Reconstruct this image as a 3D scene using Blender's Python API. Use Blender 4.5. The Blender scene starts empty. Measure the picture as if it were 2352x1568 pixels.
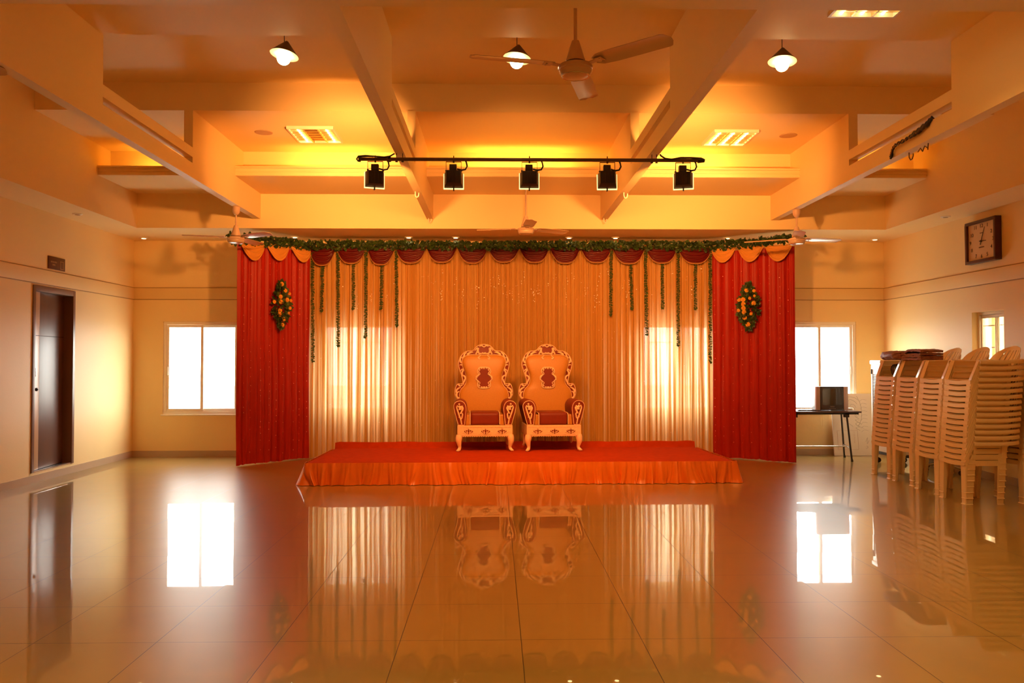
import bpy, bmesh, math, random
from mathutils import Vector, Matrix
R = random.Random(7)
PI = math.pi
scene = bpy.context.scene
COL = scene.collection

# ------------------------------------------------------------------ materials
def nd(nt, t, **kw):
    n = nt.nodes.new(t)
    for k, v in kw.items():
        setattr(n, k, v)
    return n

def mat(name, col, rough=.5, metal=0., spec=.5, var=0., vscale=4., bump=0., bscale=40., coat=0.,
        coat_rough=.05, emit=None, estr=0., transl=0., transp=0., stretch=(1, 1, 1), sheen=0.):
    m = bpy.data.materials.new(name); m.use_nodes = True
    nt = m.node_tree; b = nt.nodes['Principled BSDF']; out = nt.nodes['Material Output']
    b.inputs['Base Color'].default_value = (*col, 1)
    b.inputs['Roughness'].default_value = rough
    b.inputs['Metallic'].default_value = metal
    b.inputs['Specular IOR Level'].default_value = spec
    b.inputs['Coat Weight'].default_value = coat
    b.inputs['Coat Roughness'].default_value = coat_rough
    if sheen:
        b.inputs['Sheen Weight'].default_value = sheen
        b.inputs['Sheen Tint'].default_value = (*col, 1)
    tc = nd(nt, 'ShaderNodeTexCoord'); mp = nd(nt, 'ShaderNodeMapping')
    mp.inputs['Scale'].default_value = stretch
    nt.links.new(tc.outputs['Object'], mp.inputs['Vector'])
    csock = None
    if var:
        nz = nd(nt, 'ShaderNodeTexNoise'); nz.inputs['Scale'].default_value = vscale
        nz.inputs['Detail'].default_value = 4
        nt.links.new(mp.outputs[0], nz.inputs['Vector'])
        mx = nd(nt, 'ShaderNodeMix', data_type='RGBA')
        mx.inputs[6].default_value = (*[c * (1 - var) for c in col], 1)
        mx.inputs[7].default_value = (*[min(1, c * (1 + var)) for c in col], 1)
        nt.links.new(nz.outputs['Fac'], mx.inputs[0])
        csock = mx.outputs[2]
        nt.links.new(csock, b.inputs['Base Color'])
    if bump:
        n2 = nd(nt, 'ShaderNodeTexNoise'); n2.inputs['Scale'].default_value = bscale
        nt.links.new(mp.outputs[0], n2.inputs['Vector'])
        bp = nd(nt, 'ShaderNodeBump'); bp.inputs['Strength'].default_value = bump
        bp.inputs['Distance'].default_value = .01
        nt.links.new(n2.outputs['Fac'], bp.inputs['Height'])
        nt.links.new(bp.outputs[0], b.inputs['Normal'])
    if emit:
        b.inputs['Emission Color'].default_value = (*emit, 1)
        b.inputs['Emission Strength'].default_value = estr
    sh = b.outputs[0]
    if transl:
        tr = nd(nt, 'ShaderNodeBsdfTranslucent'); tr.inputs[0].default_value = (*col, 1)
        if csock: nt.links.new(csock, tr.inputs[0])
        ms = nd(nt, 'ShaderNodeMixShader'); ms.inputs[0].default_value = transl
        nt.links.new(sh, ms.inputs[1]); nt.links.new(tr.outputs[0], ms.inputs[2]); sh = ms.outputs[0]
    if transp:
        tp = nd(nt, 'ShaderNodeBsdfTransparent')
        ms = nd(nt, 'ShaderNodeMixShader'); ms.inputs[0].default_value = transp
        nt.links.new(sh, ms.inputs[1]); nt.links.new(tp.outputs[0], ms.inputs[2]); sh = ms.outputs[0]
    nt.links.new(sh, out.inputs['Surface'])
    return m

PAINT = (.86, .655, .30)
M = {}
M['paint'] = mat('wall paint', PAINT, .55, var=.045, vscale=1.3, bump=.08, bscale=60)
M['band'] = mat('band paint', (.79, .575, .25), .55, var=.04, vscale=1.3, bump=.08, bscale=60)
M['ceil'] = mat('ceiling paint', (.88, .665, .32), .6, var=.03, vscale=.8)
M['beam'] = mat('beam paint', (.86, .65, .31), .5, var=.03, vscale=.8)
M['groove'] = mat('groove', (.38, .24, .10), .7)
M['skirting'] = mat('skirting tile', (.50, .37, .24), .25, var=.06, vscale=3)
M['white'] = mat('white frame', (.85, .78, .64), .35, var=.02)
M['fanwhite'] = mat('fan enamel', (.60, .40, .27), .28, coat=.4, var=.02)
M['brownframe'] = mat('door frame brown', (.20, .105, .07), .35, var=.15, vscale=6, stretch=(1, 1, .15))
M['laminate'] = mat('brown laminate', (.125, .055, .035), .36, spec=.35, var=.2, vscale=9, stretch=(1, 1, .12))
M['tan'] = mat('tan laminate', (.50, .29, .15), .35, var=.1, vscale=9, stretch=(1, 1, .12))
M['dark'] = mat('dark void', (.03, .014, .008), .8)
M['black'] = mat('black metal', (.022, .013, .009), .45, var=.2, vscale=20)
M['cable'] = mat('black cable', (.015, .01, .008), .5)
M['bar'] = mat('bar paint', (.13, .06, .03), .35, var=.1, vscale=30)
M['chrome'] = mat('steel', (.55, .5, .45), .25, metal=.9, var=.05)
M['carpet'] = mat('red carpet', (.48, .043, .001), .95, spec=.1, var=.22, vscale=14, bump=.5, bscale=500)
M['skirt'] = mat('orange satin', (.84, .185, .008), .30, spec=.6, var=.12, vscale=9)
M['wood'] = mat('stage plywood', (.35, .2, .1), .7, var=.15, vscale=6)
M['red'] = mat('red satin', (.40, .012, .001), .46, spec=.25, var=.18, vscale=16, stretch=(1, 1, .2), bump=.15, bscale=240)
M['maroon'] = mat('maroon satin', (.12, .003, .0015), .36, var=.2, vscale=14)
M['goldcloth'] = mat('gold satin', (.70, .31, .055), .4, var=.1, vscale=12)
M['fringe'] = mat('fringe', (.40, .17, .035), .6, var=.3, vscale=120)
M['sequinr'] = mat('red sequin', (.85, .22, .12), .3, spec=.8)
M['sequin'] = mat('sequin', (1, .9, .68), .3, spec=1)
M['leaf'] = mat('leaf green', (.055, .10, .012), .42, var=.55, vscale=11, transl=.15)
M['leafdk'] = mat('leaf dark', (.030, .055, .010), .42, var=.6, vscale=14, transl=.1)
M['stem'] = mat('stem', (.05, .06, .015), .6)
M['petal'] = mat('marigold petal', (.86, .42, .035), .6, var=.2, vscale=60, transl=.1)
M['petalc'] = mat('flower heart', (.78, .26, .02), .7, var=.2, vscale=60)
M['throneup'] = mat('gold brocade', (.50, .20, .026), .45, var=.12, vscale=70, bump=.1, bscale=300)
M['thronered'] = mat('maroon leatherette', (.20, .022, .006), .5, spec=.25, var=.1, vscale=30)
M['carve'] = mat('cream carving', (.86, .56, .32), .35, var=.15, vscale=40)
M['plastic'] = mat('cream plastic', (.92, .745, .46), .25, spec=.6, var=.02, coat=.35, coat_rough=.12)
M['coolerw'] = mat('cooler white', (.86, .80, .66), .35)
M['grille'] = mat('grille dark', (.07, .06, .055), .6)
M['tvside'] = mat('television silver', (.42, .27, .20), .4, var=.05)
M['tvbody'] = mat('television casing', (.045, .033, .028), .4)
M['crt'] = mat('picture tube', (.055, .042, .032), .07, spec=.7, coat=.6)
M['tabletop'] = mat('table top', (.085, .035, .022), .3, var=.2, vscale=12, coat=.3)
M['board'] = mat('board', (.62, .50, .41), .6, var=.05, vscale=5)
M['ink'] = mat('ink', (.36, .28, .23), .7)
M['inkred'] = mat('red ink', (.50, .27, .20), .7)
M['clockwood'] = mat('clock case', (.085, .022, .008), .4, var=.25, vscale=14, stretch=(1, .3, 1))
M['dial'] = mat('dial', (.66, .46, .24), .5, var=.02)
M['signb'] = mat('sign brown', (.11, .028, .014), .35, var=.1)
M['signw'] = mat('sign lettering', (.42, .24, .13), .5)
M['bundle'] = mat('bundle cloth', (.28, .12, .085), .6, var=.7, vscale=26, bump=.5, bscale=50)
M['polybag'] = mat('black polythene', (.02, .017, .017), .22, spec=.7)
M['beige'] = mat('speaker beige', (.52, .31, .14), .6)
M['reflector'] = mat('louvre reflector', (.90, .74, .42), .28, metal=1.)
M['lampcone'] = mat('lamp cone', (.06, .028, .012), .45)
M['lampin'] = mat('lamp lining', (.9, .8, .5), .5)
M['far'] = mat('neighbour wall', (.62, .50, .32), .8, var=.05)
M['ground'] = mat('ground outside', (.42, .40, .36), .9, var=.1, vscale=.5)
M['bulb'] = mat('bulb', (1, .8, .5), .5, emit=(1, .72, .32), estr=34)
M['tube'] = mat('lamp tube', (1, .85, .6), .5, emit=(1, .76, .38), estr=14)
M['spotglow'] = mat('downlight lamp', (1, .8, .5), .5, emit=(1, .68, .28), estr=9)
M['halogen'] = mat('halogen glass', (1, .8, .4), .3, emit=(1, .66, .24), estr=2.2)

def glass_mat():
    m = bpy.data.materials.new('window glass'); m.use_nodes = True
    nt = m.node_tree; nt.nodes.remove(nt.nodes['Principled BSDF'])
    out = nt.nodes['Material Output']
    tp = nd(nt, 'ShaderNodeBsdfTransparent'); tp.inputs[0].default_value = (.93, .95, .94, 1)
    gl = nd(nt, 'ShaderNodeBsdfGlossy'); gl.inputs['Roughness'].default_value = .03
    fr = nd(nt, 'ShaderNodeFresnel'); fr.inputs['IOR'].default_value = 1.45
    ms = nd(nt, 'ShaderNodeMixShader')
    ge = nd(nt, 'ShaderNodeNewGeometry'); mu = nd(nt, 'ShaderNodeMath', operation='MULTIPLY_ADD')   # reflect at the outer face only
    nt.links.new(ge.outputs['Backfacing'], mu.inputs[0]); mu.inputs[1].default_value = -1; mu.inputs[2].default_value = 1
    m2 = nd(nt, 'ShaderNodeMath', operation='MULTIPLY'); nt.links.new(mu.outputs[0], m2.inputs[0]); nt.links.new(fr.outputs[0], m2.inputs[1])
    nt.links.new(m2.outputs[0], ms.inputs[0]); nt.links.new(tp.outputs[0], ms.inputs[1]); nt.links.new(gl.outputs[0], ms.inputs[2])
    nt.links.new(ms.outputs[0], out.inputs['Surface'])
    return m
M['glass'] = glass_mat()

def sheer_mat():
    """golden sheer drape: doubled folds block more light than single layers"""
    m = bpy.data.materials.new('golden sheer'); m.use_nodes = True
    nt = m.node_tree; b = nt.nodes['Principled BSDF']; out = nt.nodes['Material Output']
    L = nt.links.new
    tc = nd(nt, 'ShaderNodeTexCoord'); mp = nd(nt, 'ShaderNodeMapping')
    mp.inputs['Scale'].default_value = (1, 0, .012); L(tc.outputs['Object'], mp.inputs['Vector'])
    n1 = nd(nt, 'ShaderNodeTexNoise'); n1.inputs['Scale'].default_value = 17; n1.inputs['Detail'].default_value = 2.5
    L(mp.outputs[0], n1.inputs['Vector'])
    rp = nd(nt, 'ShaderNodeValToRGB')
    rp.color_ramp.elements[0].position = .40; rp.color_ramp.elements[1].position = .60
    L(n1.outputs['Fac'], rp.inputs[0])
    mx = nd(nt, 'ShaderNodeMix', data_type='RGBA')
    mx.inputs[6].default_value = (.54, .255, .05, 1); mx.inputs[7].default_value = (.65, .34, .085, 1)
    L(rp.outputs[0], mx.inputs[0]); L(mx.outputs[2], b.inputs['Base Color'])
    b.inputs['Roughness'].default_value = .5
    b.inputs['Specular IOR Level'].default_value = .25
    tr = nd(nt, 'ShaderNodeBsdfTranslucent')
    mt = nd(nt, 'ShaderNodeMix', data_type='RGBA')
    mt.inputs[6].default_value = (.62, .30, .06, 1); mt.inputs[7].default_value = (.92, .80, .46, 1)
    L(rp.outputs[0], mt.inputs[0]); L(mt.outputs[2], tr.inputs[0])
    mr = nd(nt, 'ShaderNodeMapRange'); mr.inputs[3].default_value = .06; mr.inputs[4].default_value = .24
    L(rp.outputs[0], mr.inputs[0])
    ms = nd(nt, 'ShaderNodeMixShader'); L(mr.outputs[0], ms.inputs[0]); L(b.outputs[0], ms.inputs[1]); L(tr.outputs[0], ms.inputs[2])
    tp = nd(nt, 'ShaderNodeBsdfTransparent'); m2 = nd(nt, 'ShaderNodeMixShader')
    mr2 = nd(nt, 'ShaderNodeMapRange'); mr2.inputs[3].default_value = .0; mr2.inputs[4].default_value = .025
    L(rp.outputs[0], mr2.inputs[0]); L(mr2.outputs[0], m2.inputs[0])
    L(ms.outputs[0], m2.inputs[1]); L(tp.outputs[0], m2.inputs[2]); L(m2.outputs[0], out.inputs['Surface'])
    return m
M['sheer'] = sheer_mat()

def floor_mat():
    m = bpy.data.materials.new('vitrified floor tiles'); m.use_nodes = True
    nt = m.node_tree; b = nt.nodes['Principled BSDF']; L = nt.links.new
    tc = nd(nt, 'ShaderNodeTexCoord'); sx = nd(nt, 'ShaderNodeSeparateXYZ'); L(tc.outputs['Object'], sx.inputs[0])
    def axis(o, off):
        a = nd(nt, 'ShaderNodeMath', operation='SUBTRACT'); L(sx.outputs[o], a.inputs[0]); a.inputs[1].default_value = off
        p = nd(nt, 'ShaderNodeMath', operation='PINGPONG'); L(a.outputs[0], p.inputs[0]); p.inputs[1].default_value = .3
        g = nd(nt, 'ShaderNodeMath', operation='LESS_THAN'); L(p.outputs[0], g.inputs[0]); g.inputs[1].default_value = .0019
        d = nd(nt, 'ShaderNodeMath', operation='DIVIDE'); L(a.outputs[0], d.inputs[0]); d.inputs[1].default_value = .6
        f = nd(nt, 'ShaderNodeMath', operation='FLOOR'); L(d.outputs[0], f.inputs[0])
        return g, f
    gx, fx = axis(0, .1277); gy, fy = axis(1, 4.1177)
    gm = nd(nt, 'ShaderNodeMath', operation='MAXIMUM'); L(gx.outputs[0], gm.inputs[0]); L(gy.outputs[0], gm.inputs[1])
    cv = nd(nt, 'ShaderNodeCombineXYZ'); L(fx.outputs[0], cv.inputs[0]); L(fy.outputs[0], cv.inputs[1])
    wn = nd(nt, 'ShaderNodeTexWhiteNoise', noise_dimensions='2D'); L(cv.outputs[0], wn.inputs['Vector'])
    # each tile lies a hair out of level
    sub = nd(nt, 'ShaderNodeVectorMath', operation='SUBTRACT'); L(wn.outputs['Color'], sub.inputs[0]); sub.inputs[1].default_value = (.5, .5, .5)
    mul = nd(nt, 'ShaderNodeVectorMath', operation='MULTIPLY'); L(sub.outputs[0], mul.inputs[0]); mul.inputs[1].default_value = (.0034, .0034, 0)
    n3 = nd(nt, 'ShaderNodeTexNoise'); n3.inputs['Scale'].default_value = 2.2; L(tc.outputs['Object'], n3.inputs['Vector'])
    s3 = nd(nt, 'ShaderNodeVectorMath', operation='SUBTRACT'); L(n3.outputs['Color'], s3.inputs[0]); s3.inputs[1].default_value = (.5, .5, .5)
    m3 = nd(nt, 'ShaderNodeVectorMath', operation='MULTIPLY'); L(s3.outputs[0], m3.inputs[0]); m3.inputs[1].default_value = (.0016, .0016, 0)
    ad = nd(nt, 'ShaderNodeVectorMath', operation='ADD'); L(mul.outputs[0], ad.inputs[0]); L(m3.outputs[0], ad.inputs[1])
    ad2 = nd(nt, 'ShaderNodeVectorMath', operation='ADD'); L(ad.outputs[0], ad2.inputs[0]); ad2.inputs[1].default_value = (0, 0, 1)
    nn = nd(nt, 'ShaderNodeVectorMath', operation='NORMALIZE'); L(ad2.outputs[0], nn.inputs[0])
    L(nn.outputs[0], b.inputs['Normal']); L(nn.outputs[0], b.inputs['Coat Normal'])
    nz = nd(nt, 'ShaderNodeTexNoise'); nz.inputs['Scale'].default_value = 3; nz.inputs['Detail'].default_value = 5
    L(tc.outputs['Object'], nz.inputs['Vector'])
    c1 = nd(nt, 'ShaderNodeMix', data_type='RGBA')
    c1.inputs[6].default_value = (.31, .20, .050, 1); c1.inputs[7].default_value = (.37, .24, .064, 1)
    L(nz.outputs['Fac'], c1.inputs[0])
    c2 = nd(nt, 'ShaderNodeMix', data_type='RGBA'); c2.inputs[7].default_value = (.06, .035, .02, 1)
    L(gm.outputs[0], c2.inputs[0]); L(c1.outputs[2], c2.inputs[6]); L(c2.outputs[2], b.inputs['Base Color'])
    b.inputs['Roughness'].default_value = .34
    b.inputs['Specular IOR Level'].default_value = .12
    co = nd(nt, 'ShaderNodeMath', operation='MULTIPLY_ADD'); L(gm.outputs[0], co.inputs[0]); co.inputs[1].default_value = -.9; co.inputs[2].default_value = .9
    L(co.outputs[0], b.inputs['Coat Weight'])
    b.inputs['Coat Roughness'].default_value = .014
    b.inputs['Coat IOR'].default_value = 1.62
    return m
M['floor'] = floor_mat()

# ------------------------------------------------------------------ mesh builder
W = {}            # world matrix of every thing built here
def world_of(o):
    return W.get(o.name, Matrix.Identity(4))

class MB:
    """collects shapes; build() links them as one mesh object"""
    def __init__(s): s.v = []; s.f = []
    def add(s, vs, fs):
        n = len(s.v); s.v += [tuple(v) for v in vs]; s.f += [tuple(i + n for i in f) for f in fs]; return s
    def box(s, x0, x1, y0, y1, z0, z1):
        return s.add([(x0, y0, z0), (x1, y0, z0), (x1, y1, z0), (x0, y1, z0), (x0, y0, z1), (x1, y0, z1), (x1, y1, z1), (x0, y1, z1)],
                     [(0, 3, 2, 1), (4, 5, 6, 7), (0, 1, 5, 4), (1, 2, 6, 5), (2, 3, 7, 6), (3, 0, 4, 7)])
    def bar(s, p, q, w, h, up=(0, 0, 1)):
        p, q = Vector(p), Vector(q); d = (q - p).normalized(); u = Vector(up)
        a = d.cross(u)
        if a.length < 1e-4: a = d.cross(Vector((0, 1, 0)))
        a.normalize(); c = a.cross(d).normalized()
        vs = [e + a * sx * w / 2 + c * sz * h / 2 for e in (p, q) for sx, sz in ((-1, -1), (1, -1), (1, 1), (-1, 1))]
        return s.add(vs, [(3, 2, 1, 0), (4, 5, 6, 7), (0, 1, 5, 4), (1, 2, 6, 5), (2, 3, 7, 6), (3, 0, 4, 7)])
    def tube(s, pts, r, n=8, close=False, flat=1.):
        pts = [Vector(p) for p in pts]; m = len(pts)
        rr = r if isinstance(r, (list, tuple)) else [r] * m
        ref = None; rings = []
        for i, p in enumerate(pts):
            if close: d = pts[(i + 1) % m] - pts[i - 1]
            else: d = pts[min(i + 1, m - 1)] - pts[max(i - 1, 0)]
            d.normalize()
            if ref is None:
                ref = Vector((0, 0, 1)) if abs(d.z) < .9 else Vector((0, 1, 0))
            a = ref - d * ref.dot(d)
            if a.length < 1e-4: a = Vector((1, 0, 0)) - d * d.x
            a.normalize(); ref = a; b = d.cross(a)
            rings.append([p + (a * math.cos(2 * PI * k / n) * flat + b * math.sin(2 * PI * k / n)) * rr[i] for k in range(n)])
        vs = [v for g in rings for v in g]; fs = []
        for i in range(m if close else m - 1):
            j = (i + 1) % m
            for k in range(n):
                l = (k + 1) % n
                fs.append((i * n + k, i * n + l, j * n + l, j * n + k))
        if not close: fs += [tuple(range(n - 1, -1, -1)), tuple((m - 1) * n + k for k in range(n))]
        return s.add(vs, fs)
    def lathe(s, prof, c=(0, 0, 0), n=24, mat4=None):
        vs = []; fs = []
        for r, z in prof:
            for k in range(n):
                p = Vector((r * math.cos(2 * PI * k / n), r * math.sin(2 * PI * k / n), z))
                if mat4: p = mat4 @ p
                vs.append(p + Vector(c))
        for i in range(len(prof) - 1):
            for k in range(n):
                l = (k + 1) % n
                fs.append((i * n + k, i * n + l, (i + 1) * n + l, (i + 1) * n + k))
        if prof[0][0] > 1e-5: fs.append(tuple(range(n - 1, -1, -1)))
        if prof[-1][0] > 1e-5: fs.append(tuple((len(prof) - 1) * n + k for k in range(n)))
        return s.add(vs, fs)
    def ball(s, c, r, n=10, m=7, sc=(1, 1, 1), rot=None):
        prof = [(math.sin(PI * i / m), -math.cos(PI * i / m)) for i in range(m + 1)]
        prof[0] = (1e-6, -1); prof[-1] = (1e-6, 1)
        mm = Matrix.Diagonal((r * sc[0], r * sc[1], r * sc[2], 1))
        if rot: mm = rot.to_4x4() @ mm
        return s.lathe(prof, c, n, mm)
    def prism(s, poly, a, b, fn):
        """poly of 2D points, swept from depth a to depth b; fn(u, v, d) -> xyz"""
        n = len(poly)
        vs = [fn(u, v, a) for u, v in poly] + [fn(u, v, b) for u, v in poly]
        return s.add(vs, [tuple(range(n - 1, -1, -1)), tuple(range(n, 2 * n))] + [(i, (i + 1) % n, n + (i + 1) % n, n + i) for i in range(n)])
    def grid(s, fn, nu, nv):
        vs = [fn(i / nu, j / nv) for j in range(nv + 1) for i in range(nu + 1)]
        return s.add(vs, [(j * (nu + 1) + i, j * (nu + 1) + i + 1, (j + 1) * (nu + 1) + i + 1, (j + 1) * (nu + 1) + i) for j in range(nv) for i in range(nu)])
    def leaf(s, p, d, nrm, L, w):
        p = Vector(p); d = Vector(d).normalized(); nrm = Vector(nrm); sd = d.cross(nrm)
        if sd.length < 1e-3: sd = d.cross(Vector((1, .3, .2)))
        sd.normalize(); up = sd.cross(d)
        m1 = p + d * L * .35 - up * L * .05; m2 = p + d * L * .7
        return s.add([p, m1 + sd * w * .5 + up * L * .06, m1, m1 - sd * w * .5 + up * L * .06, m2 + sd * w * .36 + up * L * .04, m2, m2 - sd * w * .36 + up * L * .04, p + d * L - up * L * .12],
                     [(0, 1, 2), (0, 2, 3), (1, 4, 5, 2), (2, 5, 6, 3), (4, 7, 5), (5, 7, 6)])
    def build(s, name, material, parent=None, smooth=35, bevel=0., solid=0., world=True, kind=None, segs=2):
        me = bpy.data.meshes.new(name)
        vs = s.v
        if parent is not None and world:
            inv = world_of(parent).inverted()
            vs = [inv @ Vector(v) for v in s.v]
        me.from_pydata([tuple(v) for v in vs], [], s.f)
        if bevel or smooth:
            bm = bmesh.new(); bm.from_mesh(me)
            bmesh.ops.remove_doubles(bm, verts=bm.verts, dist=1e-6)
            bmesh.ops.recalc_face_normals(bm, faces=bm.faces)
            if bevel:
                es = [e for e in bm.edges if len(e.link_faces) == 2 and e.calc_face_angle(0) > .6]
                bmesh.ops.bevel(bm, geom=es, offset=bevel, segments=segs, affect='EDGES', profile=.6, clamp_overlap=True)
            if smooth:
                for f in bm.faces: f.smooth = True
                a = math.radians(smooth)
                for e in bm.edges:
                    e.smooth = len(e.link_faces) == 2 and e.calc_face_angle(4) < a
            bm.to_mesh(me); bm.free()
        me.materials.append(material)
        o = bpy.data.objects.new(name, me); COL.objects.link(o)
        if parent is not None:
            o.parent = parent; W[o.name] = world_of(parent)
        if solid:
            md = o.modifiers.new('thickness', 'SOLIDIFY'); md.thickness = solid; md.offset = 0
        if kind: o['kind'] = kind
        return o

def tag(o, label, cat, group=None):
    o['label'] = label; o['category'] = cat
    if group: o['group'] = group
    return o

def thing(name, label, cat, loc=(0, 0, 0), rz=0., group=None):
    o = bpy.data.objects.new(name, None); COL.objects.link(o)
    o.location = loc; o.rotation_euler = (0, 0, rz); o.empty_display_size = .05
    W[o.name] = Matrix.Translation(loc) @ Matrix.Rotation(rz, 4, 'Z')
    return tag(o, label, cat, group)

def dup(root, loc, rz, label, group=None):
    """a copy of a thing with copies of its parts and sub-parts"""
    r = root.copy(); COL.objects.link(r); r.location = loc; r.rotation_euler = (0, 0, rz); r['label'] = label
    if group: r['group'] = group
    for ch in list(root.children):
        c = ch.copy(); COL.objects.link(c); c.parent = r
        for g in list(ch.children):
            d = g.copy(); COL.objects.link(d); d.parent = c
    W[r.name] = Matrix.Translation(loc) @ Matrix.Rotation(rz, 4, 'Z')
    return r

def struct(name, mb, m, parent=None, **kw):
    o = mb.build(name, m, parent, **kw)
    if parent is None: o['kind'] = 'structure'
    return o

def text_mb(body, size, fn, depth=.002):
    """lettering as a flat extruded mesh; fn maps (u, v, d) to xyz"""
    cu = bpy.data.curves.new('txt', 'FONT'); cu.body = body; cu.size = size; cu.align_x = 'CENTER'; cu.align_y = 'CENTER'; cu.extrude = depth / 2
    o = bpy.data.objects.new('txt', cu); COL.objects.link(o)
    bpy.context.view_layer.update()
    me = bpy.data.meshes.new_from_object(o.evaluated_get(bpy.context.evaluated_depsgraph_get()))
    mb = MB().add([fn(*v.co) for v in me.vertices], [tuple(p.vertices) for p in me.polygons])
    bpy.data.objects.remove(o); bpy.data.curves.remove(cu); bpy.data.meshes.remove(me)
    return mb

def noise1(seed, n=14):
    r = random.Random(seed); k = [(r.uniform(.5, 1) / (1 + i * .35), (i + 1) * r.uniform(.8, 1.2), r.uniform(0, 6.28)) for i in range(n)]
    return lambda x: sum(a * math.sin(w * x + p) for a, w, p in k) / 2.5
ORD = 'bottom second third fourth fifth sixth seventh eighth ninth tenth eleventh twelfth thirteenth fourteenth topmost'.split()
# ------------------------------------------------------------------ the hall
XL, XR, YB = -5.258, 5.753, 12.027
YF = -2.2
SOF, CEI, COF = 3.137, 3.96, 4.25          # soffit, ceiling, raised coffer
LX0, RX0, YS = -4.72, 5.23, 10.87          # inner faces of the perimeter soffit
T = .2; TB = .10
struct('floor', MB().box(XL - T, XR + T, YF - T, YB + T, -.08, 0), M['floor'], smooth=0)
WIN = [(-4.827, -3.72), (-2.545, -1.44), (2.10, 3.20), (4.245, 5.33)]
WZ0, WZ1 = .608, 1.957
mb = MB(); xs = [XL - T] + [v for w in WIN for v in w] + [XR + T]
for i in range(0, len(xs), 2): mb.box(xs[i], xs[i + 1], YB, YB + TB, 0, 4.4)
for a, b in WIN: mb.box(a, b, YB, YB + TB, 0, WZ0).box(a, b, YB, YB + TB, WZ1, 4.4)
struct('wall_back', mb, M['paint'], smooth=0)
DY0, DY1, DZ0, DZ1 = 9.425, 10.36, .118, 2.255
struct('wall_left', MB().box(XL - T, XL, YF, DY0, 0, 4.4).box(XL - T, XL, DY1, YB, 0, 4.4).box(XL - T, XL, DY0, DY1, DZ1, 4.4)
       .box(XL - T, XL, DY0, DY1, 0, DZ0), M['paint'], smooth=0)
SY0, SY1 = 9.17, 9.795                      # small window in the right wall
struct('wall_right', MB().box(XR, XR + .12, YF, SY0, 0, 4.4).box(XR, XR + .12, SY1, YB, 0, 4.4).box(XR, XR + .12, SY0, SY1, WZ1 + .005, 4.4)
       .box(XR, XR + .12, SY0, SY1, 0, WZ0), M['paint'], smooth=0)
struct('wall_front', MB().box(XL - T, XR + T, YF - T, YF, 0, 4.4), M['paint'], smooth=0)
# skirting tiles
bh = .086
struct('baseboard_back', MB().box(XL, XR, YB - .014, YB, 0, bh), M['skirting'], smooth=0)
struct('baseboard_left', MB().box(XL, XL + .014, YF, YB - .014, 0, bh), M['skirting'], smooth=0)
struct('baseboard_right', MB().box(XR - .014, XR, YF, YB - .014, 0, bh), M['skirting'], smooth=0)
# raised plaster band round the room, a groove at either edge
BZ0, BZ1 = 2.284, 2.445
for i, (a, b, c, d) in enumerate(((XL, XR, YB - .016, YB), (XL, XL + .016, YF, YB - .016), (XR - .016, XR, YF, YB - .016))):
    struct('trim_%d' % (i + 1), MB().box(a, b, c, d, BZ0, BZ1), M['band'], bevel=.004)
    g = .010
    e = (a, b, c + .008, d) if i == 0 else ((a, b - .008, c, d) if i == 1 else (a + .008, b, c, d))
    struct('trim_%d' % (i + 4), MB().box(*e, BZ0 - g, BZ0).box(*e, BZ1, BZ1 + g), M['groove'], smooth=0)
# ceiling with the raised coffer between the beams' openings
CY0, CY1 = 6.48, 8.45
mb = MB().box(LX0, RX0, YF, CY0, CEI, 4.4).box(LX0, RX0, CY1, YS, CEI, 4.4).box(LX0, RX0, CY0, CY1, COF, 4.4)
struct('ceiling', mb, M['ceil'], smooth=0)
sof = [(XL, LX0, YF, YB), (RX0, XR, YF, YB), (LX0, RX0, YS, YB)]
for i, s_ in enumerate(sof):
    struct(('ceiling_soffit_left', 'ceiling_soffit_right', 'ceiling_soffit_back')[i], MB().box(*s_, SOF, 4.4), M['ceil'], smooth=0)
BEAMS = [(-3.19, -3.10), (-.907, -.823), (1.40, 1.49), (3.68, 3.775)]
BZ = 3.26; OP0, OP1 = 6.505, 8.43
for i, (a, b) in enumerate(BEAMS):
    mb = MB().box(a, b, 4.315, OP0, BZ, CEI).box(a, b, OP1, YS, BZ, CEI)
    mb.box(a, b, OP0, OP1, BZ, 3.412).box(a, b, OP0, OP1, 3.474, 3.572)
    struct('ceiling_beam', mb, M['beam'], smooth=0)
struct('ceiling_beam', MB().box(LX0, RX0, 3.85, 4.315, BZ, CEI), M['beam'], smooth=0)
# cove shelf with its moulded lip, one length in every bay
bays = [(LX0, BEAMS[0][0]), (BEAMS[0][1], BEAMS[1][0]), (BEAMS[1][1], BEAMS[2][0]), (BEAMS[2][1], BEAMS[3][0]), (BEAMS[3][1], RX0)]
for i, (a, b) in enumerate(bays):
    mb = MB().box(a, b, 9.86, YS, 3.592, 3.612).box(a, b, 9.812, 9.86, 3.592, 3.705)
    mb.box(a, b, 9.796, 9.812, 3.594, 3.618).box(a, b, 9.801, 9.812, 3.640, 3.655).box(a, b, 9.788, 9.812, 3.684, 3.704)
    struct('trim_%d' % (7 + i), mb, M['beam'], smooth=0)
    struct('trim_%d' % (12 + i), MB().box(a, b, 10.12, YS, 3.612, CEI), M['ceil'], smooth=0)

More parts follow.
